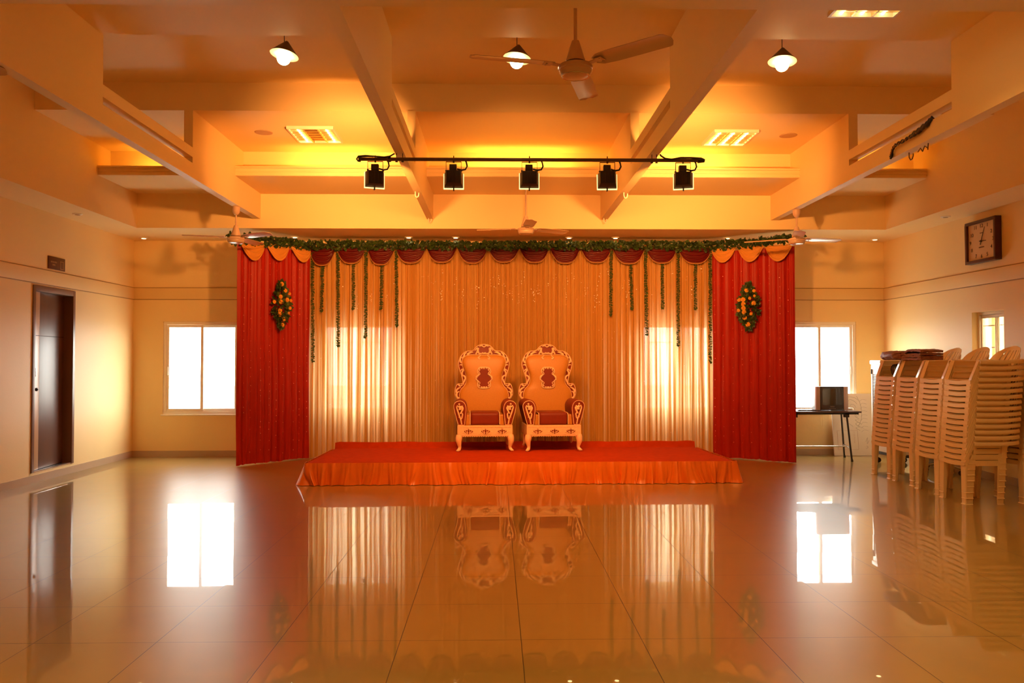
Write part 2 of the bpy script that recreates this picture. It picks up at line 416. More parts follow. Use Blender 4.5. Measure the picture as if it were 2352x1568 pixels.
# windows in the back wall: outer frame, two sliding sashes, glass
def window(n, a, b):
    e = bpy.data.objects.new('window_%d' % n, None); COL.objects.link(e); e['kind'] = 'structure'
    e.location = ((a + b) / 2, YB, WZ0); W[e.name] = Matrix.Translation(e.location)
    y0, y1, w = YB + .012, YB + .062, .045
    mb = MB().box(a, b, y0, y1, WZ0, WZ0 + w).box(a, b, y0, y1, WZ1 - w, WZ1).box(a, a + w, y0, y1, WZ0 + w, WZ1 - w).box(b - w, b, y0, y1, WZ0 + w, WZ1 - w)
    mb.build('window_frame', M['white'], e, bevel=.004)
    m = (a + b) / 2; s = .038
    for k, (p, q, yo) in enumerate(((a + w, m + .022, .018), (m - .022, b - w, .038))):
        z0, z1 = WZ0 + w, WZ1 - w; y = YB + yo
        sb = MB().box(p, q, y, y + .018, z0, z0 + s).box(p, q, y, y + .018, z1 - s, z1).box(p, p + s, y, y + .018, z0 + s, z1 - s).box(q - s, q, y, y + .018, z0 + s, z1 - s)
        so = sb.build('sash', M['white'], e, bevel=.003)
        MB().box(p + s, q - s, y + .008, y + .012, z0 + s, z1 - s).build('pane', M['glass'], so, smooth=0)
        x = p + s / 2 if k == 0 else q - s / 2
        MB().box(x - .008, x + .008, y - .012, y, 1.18, 1.30).build('latch', M['white'], so, bevel=.004)
    MB().box(a - .02, b + .02, YB - .018, YB + .012, WZ0 - .016, WZ0 + .004).build('window_sill', M['white'], e, bevel=.004)
for n, (a, b) in enumerate(WIN): window(n + 1, a, b)
# small window in the right wall
e = bpy.data.objects.new('window_5', None); COL.objects.link(e); e['kind'] = 'structure'
e.location = (XR, (SY0 + SY1) / 2, WZ0); W[e.name] = Matrix.Translation(e.location)
x0, x1, w, z0, z1 = XR + .07, XR + .12, .035, WZ0, WZ1 + .005
MB().box(x0, x1, SY0, SY1, z0, z0 + w).box(x0, x1, SY0, SY1, z1 - w, z1).box(x0, x1, SY0, SY0 + w, z0 + w, z1 - w).box(x0, x1, SY1 - w, SY1, z0 + w, z1 - w).build('window_frame', M['white'], e, bevel=.004)
ym = SY0 + .27
for p, q, xo in ((SY0 + w, ym + .015, .074), (ym - .015, SY1 - w, .092)):
    x = XR + xo
    so = MB().box(x, x + .016, p, q, z0 + w, z0 + 2 * w).box(x, x + .016, p, q, z1 - 2 * w, z1 - w).box(x, x + .016, p, p + w * .5, z0 + 2 * w, z1 - 2 * w).box(x, x + .016, q - w * .5, q, z0 + 2 * w, z1 - 2 * w).build('sash', M['white'], e, bevel=.003)
    MB().box(x + .006, x + .010, p + w * .5, q - w * .5, z0 + 2 * w, z1 - 2 * w).build('pane', M['glass'], so, smooth=0)
gb = MB()
for k in range(4): gb.bar((XR + .14, SY0 - .1, 1.02 + k * .26), (XR + .14, SY1 + .3, 1.02 + k * .26), .012, .012)
gb.build('window_bars', M['chrome'], e, smooth=0)
# outside: the plot and the neighbouring house seen through the small window
struct('ground', MB().box(-30, 30, YB + T, 60, -.5, -.42).box(XR + T, 30, -30, YB + T, -.5, -.42), M['ground'], smooth=0)
nb = MB().box(6.65, 7.0, 2, 12.1, -.42, 9)
struct('wall_outside', nb, M['far'], smooth=0)
nb = MB()
for y in (10.55, 10.86, 11.22): nb.box(6.60, 6.65, y, y + .06, -.42, 5)
struct('wall_outside_pilaster', nb, M['white'], smooth=0)

# door in the left wall
e = bpy.data.objects.new('door_1', None); COL.objects.link(e); e['kind'] = 'structure'
e.location = (XL, DY0, DZ0); W[e.name] = Matrix.Translation(e.location)
fw = .052
MB().box(XL - .13, XL + .012, DY0, DY0 + fw, DZ0, DZ1).box(XL - .13, XL + .012, DY1 - fw, DY1, DZ0, DZ1).box(XL - .13, XL + .012, DY0 + fw, DY1 - fw, DZ1 - .065, DZ1).build('door_frame', M['brownframe'], e, bevel=.003)
MB().box(XL - .14, XL + .006, DY0 + fw, DY1 - fw, DZ0, DZ0 + .014).build('door_sill', M['chrome'], e, bevel=.002)
# the leaf stands ajar: lock edge flush with the wall, hinge edge back in the frame
A_, B_ = Vector((XL - .004, DY0 + fw + .006, 0)), Vector((XL - .105, DY1 - fw - .004, 0))
dl = (B_ - A_); lw = dl.length; dl.normalize(); dn = Vector((dl.y, -dl.x, 0))
lfp = lambda u, v, d: tuple(A_ + dl * u + dn * d + Vector((0, 0, DZ0 + v)))
def slab(u0, u1, v0, v1, d0, d1): return MB().prism([(u0, v0), (u1, v0), (u1, v1), (u0, v1)], d0, d1, lfp)
DHt = DZ1 - .068 - DZ0
lf = slab(.135, lw, .02, DHt, -.035, 0).build('door_leaf', M['laminate'], e, bevel=.002)
slab(0, .135, .02, DHt, -.035, 0).build('door_stile', M['tan'], e, bevel=.002)
slab(.002, lw - .002, 1.558, 1.564, 0, .0015).build('groove_line', M['dark'], lf, smooth=0)
q = Vector(lfp(.045, 1.06 - DZ0, 0))
MB().lathe([(.017, 0), (.020, .006), (.020, .016), (.008, .022), (.008, .03)], q, 16, Matrix.Rotation(PI / 2, 4, 'Y')).build('door_lock', M['black'], lf)
slab(.028, .040, 1.09, 1.19, 0, .006).build('pull_handle', M['chrome'], lf, bevel=.002)
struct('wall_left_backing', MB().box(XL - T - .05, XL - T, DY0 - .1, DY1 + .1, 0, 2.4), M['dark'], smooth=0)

# sign above the door
t = thing('door_sign', 'small dark brown sign with pale lettering on the wall above the brown door', 'sign', (XL, 9.915, 2.55))
MB().box(XL, XL + .012, 9.73, 10.10, 2.475, 2.625).build('plate', M['signb'], t, bevel=.002)
mb = MB(); xq = XL + .0125
y = 9.775
for wd in (.014, .018, .012, .018, .010, .016, .018, .012):        # worn line of small capitals
    mb.box(xq, xq + .001, y, y + wd - .003, 2.553, 2.572); y += wd + .003
y = 9.815
for wd in (.014, .012, .016, .012): mb.box(xq, xq + .001, y, y + wd - .003, 2.520, 2.537); y += wd + .003
mb.build('lettering', M['signw'], t, smooth=0)
mb = MB().box(xq, xq + .001, 9.985, 9.992, 2.495, 2.58).box(xq, xq + .001, 10.06, 10.067, 2.495, 2.58).box(xq, xq + .001, 9.985, 10.067, 2.578, 2.585).box(xq, xq + .001, 9.985, 10.067, 2.49, 2.497)
mb.build('symbol_panel', M['signw'], t, smooth=0)

# clock on the right wall
t = thing('wall_clock', 'square wooden wall clock with pale dial high on the right wall', 'clock', (XR, 9.487, 2.785))
cy, cz, hw, hh = 9.487, 2.785, .300, .250
xf = XR - .078
fr = .035
MB().box(xf, XR, cy - hw, cy + hw, cz + hh - fr, cz + hh).box(xf, XR, cy - hw, cy + hw, cz - hh, cz - hh + fr).box(xf, XR, cy - hw, cy - hw + fr, cz - hh + fr, cz + hh - fr).box(xf, XR, cy + hw - fr, cy + hw, cz - hh + fr, cz + hh - fr).build('case', M['clockwood'], t, bevel=.004)
xd = XR - .052
dial = MB().box(xd, XR - .005, cy - hw + fr, cy + hw - fr, cz - hh + fr, cz + hh - fr).build('dial', M['dial'], t, smooth=0)
clk = lambda u, v, d: (xd - .002 - d, cy - u, cz + v)
for k in range(1, 13):
    a = 2 * PI * k / 12
    u, v = .222 * math.sin(a), .178 * math.cos(a)
    if k in (1, 11): u, v = u * 1.08, .172
    if k in (5, 7): u, v = u * 1.0, -.168
    b = text_mb(str(k), .062, lambda x, y, z, u=u, v=v: clk(x * 1.1 + u, y + v, z))
    b.build('numeral', M['black'], dial, smooth=0)
for k, (wd, v) in enumerate(((.05, .092), (.012, -.068))):
    if k == 0: MB().prism([(-wd / 2 * 1.2, v), (wd / 2 * 1.2, v), (wd / 2 * 1.2, v + .009), (-wd / 2 * 1.2, v + .009)], 0, .001, clk).build('dial_mark', M['signb'], dial, smooth=0)
mk = MB()
for k in range(7): mk.prism([(-.05 + k * .015, -.078), (-.04 + k * .015, -.078), (-.04 + k * .015, -.064), (-.05 + k * .015, -.064)], 0, .001, clk)
mk.build('dial_lettering', M['signb'], dial, smooth=0)
def hand(name, ang, ln, w, tail, d):
    c, s = math.cos(ang), math.sin(ang)
    p = [(-w / 2, -tail), (w / 2, -tail), (w * .25, ln), (-w * .25, ln)]
    MB().prism([(x * c + y * s, -x * s + y * c) for x, y in p], d, d + .002, clk).build(name, M['black'], t, smooth=0)
hand('minute_hand', math.radians(24), .175, .014, .045, .004)
hand('hour_hand', math.radians(93), .105, .012, .03, .008)
MB().lathe([(.012, 0), (.012, .014), (.004, .016)], (xd, cy, cz), 16, Matrix.Rotation(-PI / 2, 4, 'Y')).build('hub', M['black'], t)
# ------------------------------------------------------------------ ceiling fittings
def downlight(x, y, label, lit):
    t = thing('downlight', label, 'downlight', (x, y, SOF), 0, 'recessed soffit downlights')
    MB().lathe([(.034, -.012), (.048, -.012), (.058, -.004), (.058, .0), (.034, 0), (.034, -.012)], (x, y, SOF), 24).build('rim', M['white'], t)
    MB().lathe([(.001, -.016), (.026, -.0145), (.034, -.011), (.034, -.002), (.001, -.002)], (x, y, SOF), 24).build('lamp', M['spotglow'] if lit else M['groove'], t)
for x, y, lb, lit in (
    (-5.0, 11.75, 'lit downlight in the soffit corner above the left window', 1),
    (-2.83, 11.62, 'lit downlight behind the leaf garland over the left red curtain', 1),
    (-1.227, 11.62, 'lit downlight in the soffit above the fourth maroon swag', 1),
    (-.563, 11.62, 'lit downlight in the soffit above the fifth maroon swag', 1),
    (1.048, 11.62, 'lit downlight in the soffit above the ninth maroon swag', 1),
    (1.709, 11.62, 'lit downlight in the soffit above the tenth maroon swag', 1),
    (3.31, 11.62, 'lit downlight over the inner end of the right red curtain', 1),
    (5.48, 11.714, 'lit downlight in the soffit corner above the right window', 1),
    (-4.974, 9.842, 'unlit downlight in the left side soffit', 0),
    (5.48, 9.849, 'unlit downlight in the right side soffit near the clock', 0)):
    downlight(x, y, lb, lit)

def louvre(x0, x1, y0, y1, label, cols):
    """recessed fluorescent fitting: mirror louvre of three by six cells; cols: which columns carry a lit tube"""
    t = thing('louvre_light', label, 'ceiling light', ((x0 + x1) / 2, (y0 + y1) / 2, CEI), 0, 'recessed louvre lights')
    z0 = CEI - .034; f = .018
    MB().box(x0, x1, y0, y0 + f, z0, CEI).box(x0, x1, y1 - f, y1, z0, CEI).box(x0, x0 + f, y0 + f, y1 - f, z0, CEI).box(x1 - f, x1, y0 + f, y1 - f, z0, CEI).build('frame', M['white'], t, smooth=0)
    MB().box(x0 + f, x1 - f, y0 + f, y1 - f, CEI - .002, CEI - .0005).build('tray', M['reflector'], t, smooth=0)
    n = 6; cw = (x1 - x0 - 2 * f) / 3; rw = (y1 - y0 - 2 * f) / n
    mb = MB()
    for i in (1, 2): mb.box(x0 + f + i * cw - .008, x0 + f + i * cw + .008, y0 + f, y1 - f, z0 + .001, CEI - .002)
    for j in range(1, n): mb.box(x0 + f, x1 - f, y0 + f + j * rw - .005, y0 + f + j * rw + .005, z0 + .001, CEI - .002)
    mb.build('louvre', M['reflector'], t, smooth=0)
    for i in cols:
        xc = x0 + f + (i + .5) * cw
        MB().tube([(xc, y0 + f, CEI - .010), (xc, y1 - f, CEI - .010)], .0075, 10).build('lamp', M['tube'], t)
louvre(-2.29, -1.78, 8.99, 9.58, 'louvred fluorescent light in the ceiling left of the stage, two columns lit', (0, 2))
louvre(2.44, 2.94, 9.04, 9.62, 'louvred fluorescent light in the ceiling above the right track end', (0, 1, 2))
louvre(2.46, 2.96, 5.42, 5.98, 'louvred fluorescent light cut off at the top edge of the photo', (0, 1, 2))
for x, y, lb in ((-2.61, 9.25, 'round beige ceiling speaker left of the left louvre light'), (3.35, 9.27, 'round beige ceiling speaker right of the right louvre light')):
    t = thing('ceiling_speaker', lb, 'speaker', (x, y, CEI), 0, 'round ceiling speakers')
    MB().lathe([(.082, -.008), (.098, -.006), (.1, 0), (.082, 0), (.082, -.008)], (x, y, CEI), 32).build('rim', M['beige'], t)
    MB().lathe([(.001, -.006), (.05, -.007), (.082, -.005), (.082, -.001), (.001, -.001)], (x, y, CEI), 32).build('grille', M['beige'], t)

# pendant lamps hanging in the coffer
def pendant(x, y, z, tilt, label):
    """z: rim height of the cone"""
    t = thing('pendant_lamp', label, 'pendant lamp', (x, y, COF), 0, 'pendant cone lamps')
    mt = Matrix.Rotation(tilt, 4, 'Y') @ Matrix.Rotation(math.radians(-6), 4, 'X'); c = (x, y, z)
    MB().tube([(x, y, z + .11), (x, y, COF - .02)], .0035, 6).lathe([(.03, -.025), (.032, 0), (.001, 0)], (x, y, COF), 16).build('cord', M['cable'], t)
    sh = MB().lathe([(.120, .0), (.070, .056), (.024, .108), (.012, .122), (.001, .122)], c, 32, mt).build('lamp_shade', M['lampcone'], t, smooth=60)
    MB().lathe([(.119, -.001), (.068, .054), (.022, .104), (.001, .106)], c, 32, mt).build('shade_lining', M['lampin'], sh, smooth=60)
    MB().lathe([(.02, .02), (.02, .102), (.001, .103)], c, 16, mt).build('lamp_holder', M['black'], t)
    b = mt @ Vector((0, 0, -.030))
    MB().ball((x + b.x, y + b.y, z + b.z), .056, 20, 14).build('bulb', M['bulb'], t, smooth=60)
pendant(-1.778, 6.9, 3.962, .15, 'lit cone pendant lamp hanging in the left bay')
pendant(.184, 6.9, 3.945, .12, 'lit cone pendant lamp behind the blade of the near fan')
pendant(2.447, 6.9, 3.935, .08, 'lit cone pendant lamp hanging in the right bay')

# ceiling fans
def fan(x, y, z, top, blades, label, r=.61, cup=True):
    """z: height of the blades; top: where the rod is fixed"""
    t = thing('ceiling_fan', label, 'ceiling fan', (x, y, top), 0, 'three-bladed ceiling fans')
    c = (x, y, z)
    MB().tube([(x, y, z + .10), (x, y, top - .01)], .0105, 12).build('rod', M['fanwhite'], t)
    MB().lathe([(.046, 0), (.048, -.02), (.042, -.065), (.024, -.095), (.013, -.10)], (x, y, top), 24).build('ceiling_canopy', M['fanwhite'], t)
    MB().lathe([(.012, .165), (.022, .16), (.03, .135), (.052, .06), (.058, .045), (.058, .035), (.001, .035)], c, 28).build('lower_canopy', M['fanwhite'], t)
    mo = MB().lathe([(.001, .035), (.045, .035), (.075, .02), (.098, .012), (.104, .0), (.104, -.012), (.098, -.018), (.100, -.024), (.098, -.034), (.086, -.052), (.05, -.062), (.001, -.064)], c, 36).build('motor_housing', M['fanwhite'], t)
    MB().lathe([(.080, -.0545), (.084, -.056), (.086, -.0525)], c, 36).build('trim_ring', M['chrome'], mo)
    for a in blades:
        a = math.radians(a); rot = Matrix.Rotation(a, 4, 'Z'); pit = Matrix.Rotation(math.radians(-11), 4, 'X')
        place = lambda p: Vector(c) + rot @ (pit @ Vector(p))
        def bl(u, v):
            s = .135 + u * (r - .135)
            w = .052 + .014 * min(1, u * 4) if u < .93 else .066 * math.sqrt(max(.02, 1 - ((u - .93) / .075) ** 2))
            if u < .06: w = .03 + .3667 * u
            return place((s, (v - .5) * 2 * w, .012 + .007 * (1 - (2 * v - 1) ** 2)))
        b = MB().grid(bl, 26, 6).build('blade', M['fanwhite'], t, solid=.004, smooth=50)
        br = MB()
        br.bar(place((.085, 0, .004)), place((.155, 0, .010)), .035, .005).bar(place((.15, 0, .009)), place((.20, 0, .010)), .06, .004)
        for q in (-.018, .018): br.ball(place((.185, q, .004)), .006, 8, 5)
        br.build('blade_bracket', M['fanwhite'], b)
fan(.483, 4.9, 3.153, CEI, (76, 192, 319), 'large near ceiling fan hanging in the middle bay before the pendants', .645)
fan(-3.155, 10.02, 2.872, BZ, (197, 326, 78), 'white ceiling fan over the top of the left red curtain')
fan(3.775 - .03, 10.10, 2.886, BZ, (16, 253, 150), 'white ceiling fan over the top of the right red curtain', .64)
fan(.37, 9.9, 2.972, 3.592, (274, 166, 30), 'small-looking far ceiling fan in the middle over the thrones')
fan(-3.775, 5.30, 3.235, CEI, (357, 117, 237), 'ceiling fan of which only one blade tip shows at the photo left edge', .64)

# bar of floodlights under the two middle beams
BY, BH = 7.40, 3.207
t = thing('lighting_bar', 'brown pipe with looped cable carrying five floodlights under the beams', 'lighting bar', (.33, BY, BH))
MB().tube([(-1.235, BY, BH), (1.89, BY, BH)], .0165, 14).build('pipe', M['bar'], t)
for xx in (-.892, -.838, 1.423, 1.466):
    MB().tube([(xx, BY, BH - .02), (xx, BY, BZ)], .0035, 6).lathe([(.012, -.026), (.012, -.018)], (xx, BY, BH), 10).build('hanger_rod', M['black'], t)
mb = MB()
mb.tube([(-1.10, BY - .02, BH + .02), (-1.17, BY - .02, BH + .026), (-1.235, BY - .01, BH + .022), (-1.252, BY, BH), (-1.238, BY, BH - .018), (-1.215, BY, BH - .02)], .008, 8)
mb.tube([(-1.24, BY - .02, BH + .018), (-1.1, BY - .021, BH + .021), (-1.0, BY - .02, BH + .014), (-.95, BY - .02, BH + .022), (-.91, BY - .01, BZ - .004)], .007, 8)
mb.tube([(-.955, BY - .018, BH + .012), (-.955, BY + .02, BH - .012)], .014, 8)
mb.tube([(1.50, BY, BZ - .002), (1.503, BY - .02, BH + .036), (1.54, BY - .02, BH + .012), (1.60, BY - .02, BH + .004), (1.68, BY - .02, BH + .020), (1.78, BY - .02, BH + .02), (1.86, BY - .02, BH + .016), (1.895, BY - .01, BH)], .008, 8)
mb.tube([(1.84, BY, BH), (1.87, BY, BH + .004), (1.905, BY, BH - .002)], [.026, .026, .016], 10)
mb.build('feed_cable', M['cable'], t, smooth=60)

FLOODS = [(-1.084, -17, 12), (-.377, -2, -34), (.309, 0, -12), (1.017, 3, -34), (1.708, 15, 12)]
names = ('leftmost of the five floodlights, under the left end of the pipe', 'second floodlight from the left on the pipe', 'middle floodlight on the pipe, above the far fan', 'second floodlight from the right on the pipe', 'rightmost of the five floodlights, under the right end of the pipe')
for (x, yaw, tilt), lb in zip(FLOODS, names):
    t = thing('floodlight', 'black ' + lb, 'floodlight', (x, BY, BH - .018), 0, 'floodlights on the pipe')
    rot = Matrix.Translation((x, BY, 3.036)) @ Matrix.Rotation(math.radians(-yaw), 4, 'Z') @ Matrix.Rotation(math.radians(min(tilt, 0) * .3), 4, 'X')
    P = lambda *p: rot @ Vector(p)
    # housing: deep tray narrowing to the back, light leaves on the stage side (+Y)
    hw, ht, hb = .088, .062, .080
    vs = [P(-.066, -.055, ht - .004), P(.066, -.055, ht - .004), P(.066, -.055, -hb + .018), P(-.066, -.055, -hb + .018), P(-hw, .045, ht), P(hw, .045, ht), P(hw, .045, -hb), P(-hw, .045, -hb)]
    hs = MB().add(vs, [(0, 1, 2, 3), (7, 6, 5, 4), (4, 5, 1, 0), (5, 6, 2, 1), (6, 7, 3, 2), (7, 4, 0, 3)]).build('housing', M['black'], t, bevel=.008)
    rib = MB()
    for k in range(4): rib.bar(P(-.05 + k * .033, -.058, ht - .012), P(-.05 + k * .033, -.058, -hb + .03), .005, .008)
    rib.build('cooling_ribs', M['black'], hs)
    gl = [P(-hw - .0045, .047, ht), P(hw + .0045, .047, ht), P(hw + .0045, .047, -hb - .007), P(-hw - .0045, .047, -hb - .007)]
    gl2 = [p + (rot.to_3x3() @ Vector((0, .007, 0))) for p in gl]
    MB().add(gl + gl2, [(3, 2, 1, 0), (4, 5, 6, 7), (0, 1, 5, 4), (1, 2, 6, 5), (2, 3, 7, 6), (3, 0, 4, 7)]).build('front_glass', M['halogen'], t, smooth=0)
    MB().bar(P(0, .03, -hb - .006), P(0, .062, -hb - .006), .012, .026).build('glass_clip', M['black'], t, bevel=.002)
    MB().bar(P(-.005, -.02, ht), P(-.005, -.02, ht + .056), .066, .05, (0, 1, 0)).build('junction_box', M['black'], t, bevel=.004)
    br = MB()
    for sx in (-1, 1): br.bar((x + sx * .068, BY, BH - .02), P(sx * .068, -.01, ht - .004), .004, .014).ball(P(sx * .068, -.01, ht + .004), .010, 8, 6)
    br.bar((x - .068, BY, BH - .022), (x + .068, BY, BH - .022), .014, .005).tube([(x, BY, BH - .03), (x, BY, BH + .034)], [.009, .004], 8)
    br.build('bracket', M['black'], t, smooth=0)
    q = P(.032, -.02, ht + .02)
    MB().tube([q, q + Vector((.04, -.004, -.012)), q + Vector((.074, -.004, -.006)), q + Vector((.090, -.003, .024)), q + Vector((.083, -.002, .058)), (x + .108, BY, BH - .012)], .0075, 8).build('flex', M['cable'], t, smooth=60)

# hooks on the undersides of the beams
def hook(x, y, label, s=1.):
    o = MB().tube([(x - .020 * s, y, BZ + .002), (x - .020 * s, y, BZ - .03 * s), (x - .014 * s, y, BZ - .055 * s), (x, y, BZ - .064 * s), (x + .014 * s, y, BZ - .055 * s), (x + .020 * s, y, BZ - .03 * s), (x + .020 * s, y, BZ - .012 * s)], .0055, 8).build('beam_hook', M['white'], smooth=60)
    tag(o, label, 'hook', 'hooks under the beams')
hook(-.868, 9.08, 'white hook under the left middle beam beyond the floodlights')
hook(-.862, 10.78, 'white hook at the far end of the left middle beam', .9)
hook(1.453, 9.09, 'white hook under the right middle beam beyond the floodlights')
hook(1.448, 10.76, 'white hook at the far end of the right middle beam', .9)
o = MB().tube([(3.73, 7.29, BZ + .002), (3.73, 7.288, 3.215), (3.73, 7.262, 3.186), (3.73, 7.232, 3.190), (3.73, 7.217, 3.215), (3.73, 7.216, 3.235)], .005, 8).build('beam_hook', M['bar'], smooth=60)
tag(o, 'brown wire hook under the right outer beam', 'hook', 'hooks under the beams')
o = MB().tube([(3.735, 7.13 - .026 * k + .014 * math.cos(k * 1.9), 3.228 + .024 * math.sin(k * 1.9)) for k in range(7)] + [(3.735, 6.97, BZ + .001)], .0045, 8).build('wire_coil', M['bar'], smooth=60)
tag(o, 'small tangle of brown wire under the right outer beam', 'wire')
# string of lights hanging out of the slot of the right outer beam
t = thing('light_string', 'dark twisted string lights bundled out of the right beam slot', 'string lights', (3.66, 7.2, 3.36))
pa = [(3.668, 7.50, 3.268), (3.660, 7.465, 3.305), (3.655, 7.43, 3.335), (3.652, 7.37, 3.352), (3.653, 7.19, 3.352), (3.655, 7.02, 3.362), (3.664, 6.86, 3.39), (3.690, 6.80, 3.43)]
def along(p, n):
    out = []; m = len(p) - 1
    for i in range(n + 1):
        f = i / n * m; k = min(int(f), m - 1); a = Vector(p[k]).lerp(Vector(p[k + 1]), f - k); out.append(a)
    return out
q = along(pa, 60)
mb = MB()
mb.tube([v + Vector((0, .006 * math.sin(i * .9), .012 * math.cos(i * .9))) for i, v in enumerate(q)], [.014 if i < 8 else (.008 if i < 40 else .018) for i in range(61)], 7)
mb.tube([v + Vector((-.004, -.006 * math.sin(i * .9), -.012 * math.cos(i * .9))) for i, v in enumerate(q)], [.010 if i < 8 else (.007 if i < 40 else .014) for i in range(61)], 7)
mb.build('twisted_wire', M['cable'], t, smooth=60)
mb = MB()
for i in range(8, 46, 3): mb.ball(q[i] + Vector((-.012, 0, -.010)), .007, 8, 5)
mb.build('light_beads', M['fringe'], t)

# ------------------------------------------------------------------ drapery
CY = 11.77
n1, n2 = noise1(3, 20), noise1(11, 20)
def cream(u, v):
    x = -2.66 + u * 5.80
    z = .005 + v * 3.02
    y = CY + .010 * math.sin(x * 74 + 4 * n1(x * 1.3)) + .010 * n2(x * 9) + .0055 * math.sin(x * 171 + 3 * n2(x * 2.1))
    x += .010 * (1 - v) * n1(x * 3.1 + 5)
    return (x, y, z)
ct = thing('stage_drape', 'wide pleated golden sheer drape hanging behind the two thrones', 'curtain', (.24, CY, 0))
MB().grid(cream, 1600, 6).build('sheer_cloth', M['sheer'], ct, smooth=180)
sq = MB(); rs = random.Random(21)
def sequin(mb, x, y, z, r, ny=-1., nx=0.):
    a = rs.uniform(0, 6.3)
    n = Vector((nx + rs.uniform(-.3, .3), ny, rs.uniform(-.3, .3))).normalized()
    s = n.cross(Vector((0, 0, 1))).normalized(); u = s.cross(n)
    c = Vector((x, y, z))
    ring = [c + (s * math.cos(k * PI / 3 + a) + u * math.sin(k * PI / 3 + a)) * r for k in range(6)]
    mb.add(ring + [p + n * .0012 for p in ring], [(5, 4, 3, 2, 1, 0), (6, 7, 8, 9, 10, 11)] + [(k, (k + 1) % 6, 6 + (k + 1) % 6, 6 + k) for k in range(6)])
for c in range(95):
    x = rs.uniform(-2.45, 3.0) if c > 40 else rs.uniform(-.9, 1.75)
    z = rs.gauss(2.46, .11); n = rs.choice((1, 1, 2, 3, 5))
    for k in range(n): sequin(sq, x + rs.uniform(-.012, .012), CY - .045, z - k * rs.uniform(.025, .045), rs.choice((.004, .005, .0075)))
for c in range(70): sequin(sq, rs.uniform(-2.6, 3.1), CY - .04, rs.uniform(.3, 2.3), .0038)
o = sq.build('sequins', M['sequin'], ct, smooth=0); o['kind'] = 'stuff'
# pipe frame that carries the drapes
fr = thing('backdrop_frame', 'thin pipe frame behind the drapes whose rails show against the light', 'frame', (.24, 11.93, 0))
for z in (.826, 1.652, 2.96):
    MB().tube([(-2.62, 11.93, z), (3.10, 11.93, z)], .006, 8).build('rail', M['bar'], fr)
for x in (-2.62, .24, 3.10):
    MB().tube([(x, 11.93, 0), (x, 11.93, 2.96)], .012, 8).build('post', M['bar'], fr)

def red_panel(p0, p1, seed, label, n_p=11):
    """satin panel from p0 to p1 on the floor plan, p0 at the left"""
    p0, p1 = Vector((*p0, 0)), Vector((*p1, 0)); d = (p1 - p0); ln = d.length; d.normalize(); nrm = Vector((d.y, -d.x, 0))
    na, nb_ = noise1(seed), noise1(seed + 5)
    t = thing('red_curtain', label, 'curtain', tuple((p0 + p1) / 2), 0, 'red sequinned side curtains')
    def f(u, v):
        s = u * ln
        w = abs(math.sin(n_p * PI * u + .6 * na(u * 3))) ** .55
        off = .030 * w + .010 * nb_(u * 16) + .008 * math.sin(v * 9 + na(u * 5) * 3) * (1 - v)
        if v < .34: off += .012 * math.sin(u * 40 + v * 20) * (.34 - v)
        s2 = s + .02 * (1 - v) * na(u * 4 + 2)
        q = p0 + d * min(max(s2, 0), ln) + nrm * off
        z = .012 + v * 2.93 + (.012 * nb_(u * 9) if v == 0 else 0)
        return (q.x, q.y, z)
    MB().grid(f, 300, 40).build('satin_cloth', M['red'], t, solid=.003, smooth=180)
    sq = MB()
    for k in range(9):
        u = (k + .5) / 9 + rs.uniform(-.02, .02)
        z = rs.uniform(2.6, 2.75)
        while z > .1:
            if rs.random() < .8:
                q = p0 + d * ln * (u + rs.uniform(-.004, .004)) + nrm * .052
                sequin(sq, q.x, q.y, z, rs.choice((.003, .0045, .006)), nrm.y, nrm.x)
            z -= rs.uniform(.07, .16)
    o = sq.build('sequins', M['sequinr'], t, smooth=0); o['kind'] = 'stuff'
    return p0, d, ln, nrm
LP = red_panel((-3.42, 10.90), (-2.66, 11.80), 31, 'left red sequinned satin curtain beside the left window')
RP = red_panel((3.125, 11.74), (4.075, 11.07), 47, 'right red sequinned satin curtain beside the right window', 9)

def swag(a, b, ztop, drop, y_out, material, label, group, fringe=True, seed=0, sag=2.9):
    """scalloped swag hung between plan points a and b"""
    a, b = Vector((*a, 0)), Vector((*b, 0)); d = b - a; w = d.length; d.normalize(); nrm = Vector((d.y, -d.x, 0)); mid = (a + b) / 2
    t = thing('curtain_swag', label, 'swag', (mid.x, mid.y, ztop), 0, group)
    na = noise1(seed)
    def f(u, v):
        s = 2 * u - 1
        k = 1 - abs(s) ** sag
        z = ztop - v * (drop * k + .025)
        rip = .5 + .5 * math.sin(v * 2 * PI * 4.2 + na(s * 2) * .8 - .8)
        off = y_out + (.030 * math.sin(v * PI * .5) + .020 * rip) * k ** .6
        q = mid + d * s * w / 2 * (.97 - .03 * v * (1 - k)) + nrm * off
        return Vector((q.x, q.y, z))
    MB().grid(f, 36, 26).build('swag_cloth', material, t, solid=.002, smooth=70)
    if fringe:
        def g(u, v):
            p = f(u, 1.); return p + Vector((0, -.004 * v, .003 - .018 * v + (.004 * math.sin(u * 150) if v else 0)))
        MB().grid(g, 90, 2).build('fringe', M['fringe'], t, solid=.002, smooth=0)
    else:
        MB().tube([f(i / 36, 1.) for i in range(37)], .006, 6).build('hem', material, t)
cuts = [-2.655, -2.267, -1.834, -1.43, -.983, -.547, -.105, .345, .776, 1.221, 1.672, 2.15, 2.615, 3.12]
num = 'first second third fourth fifth sixth seventh eighth ninth tenth eleventh twelfth last'.split()
for i in range(13):
    dr = (.235, .205, .225, .20, .19, .20, .185, .19, .20, .19, .205, .195, .20)[i]
    swag((cuts[i], CY - .03), (cuts[i + 1], CY - .03), 3.005, dr, .02, M['maroon'], 'maroon satin swag with gold fringe, %s of the row from the left' % num[i], 'maroon swags along the drape', True, 60 + i)
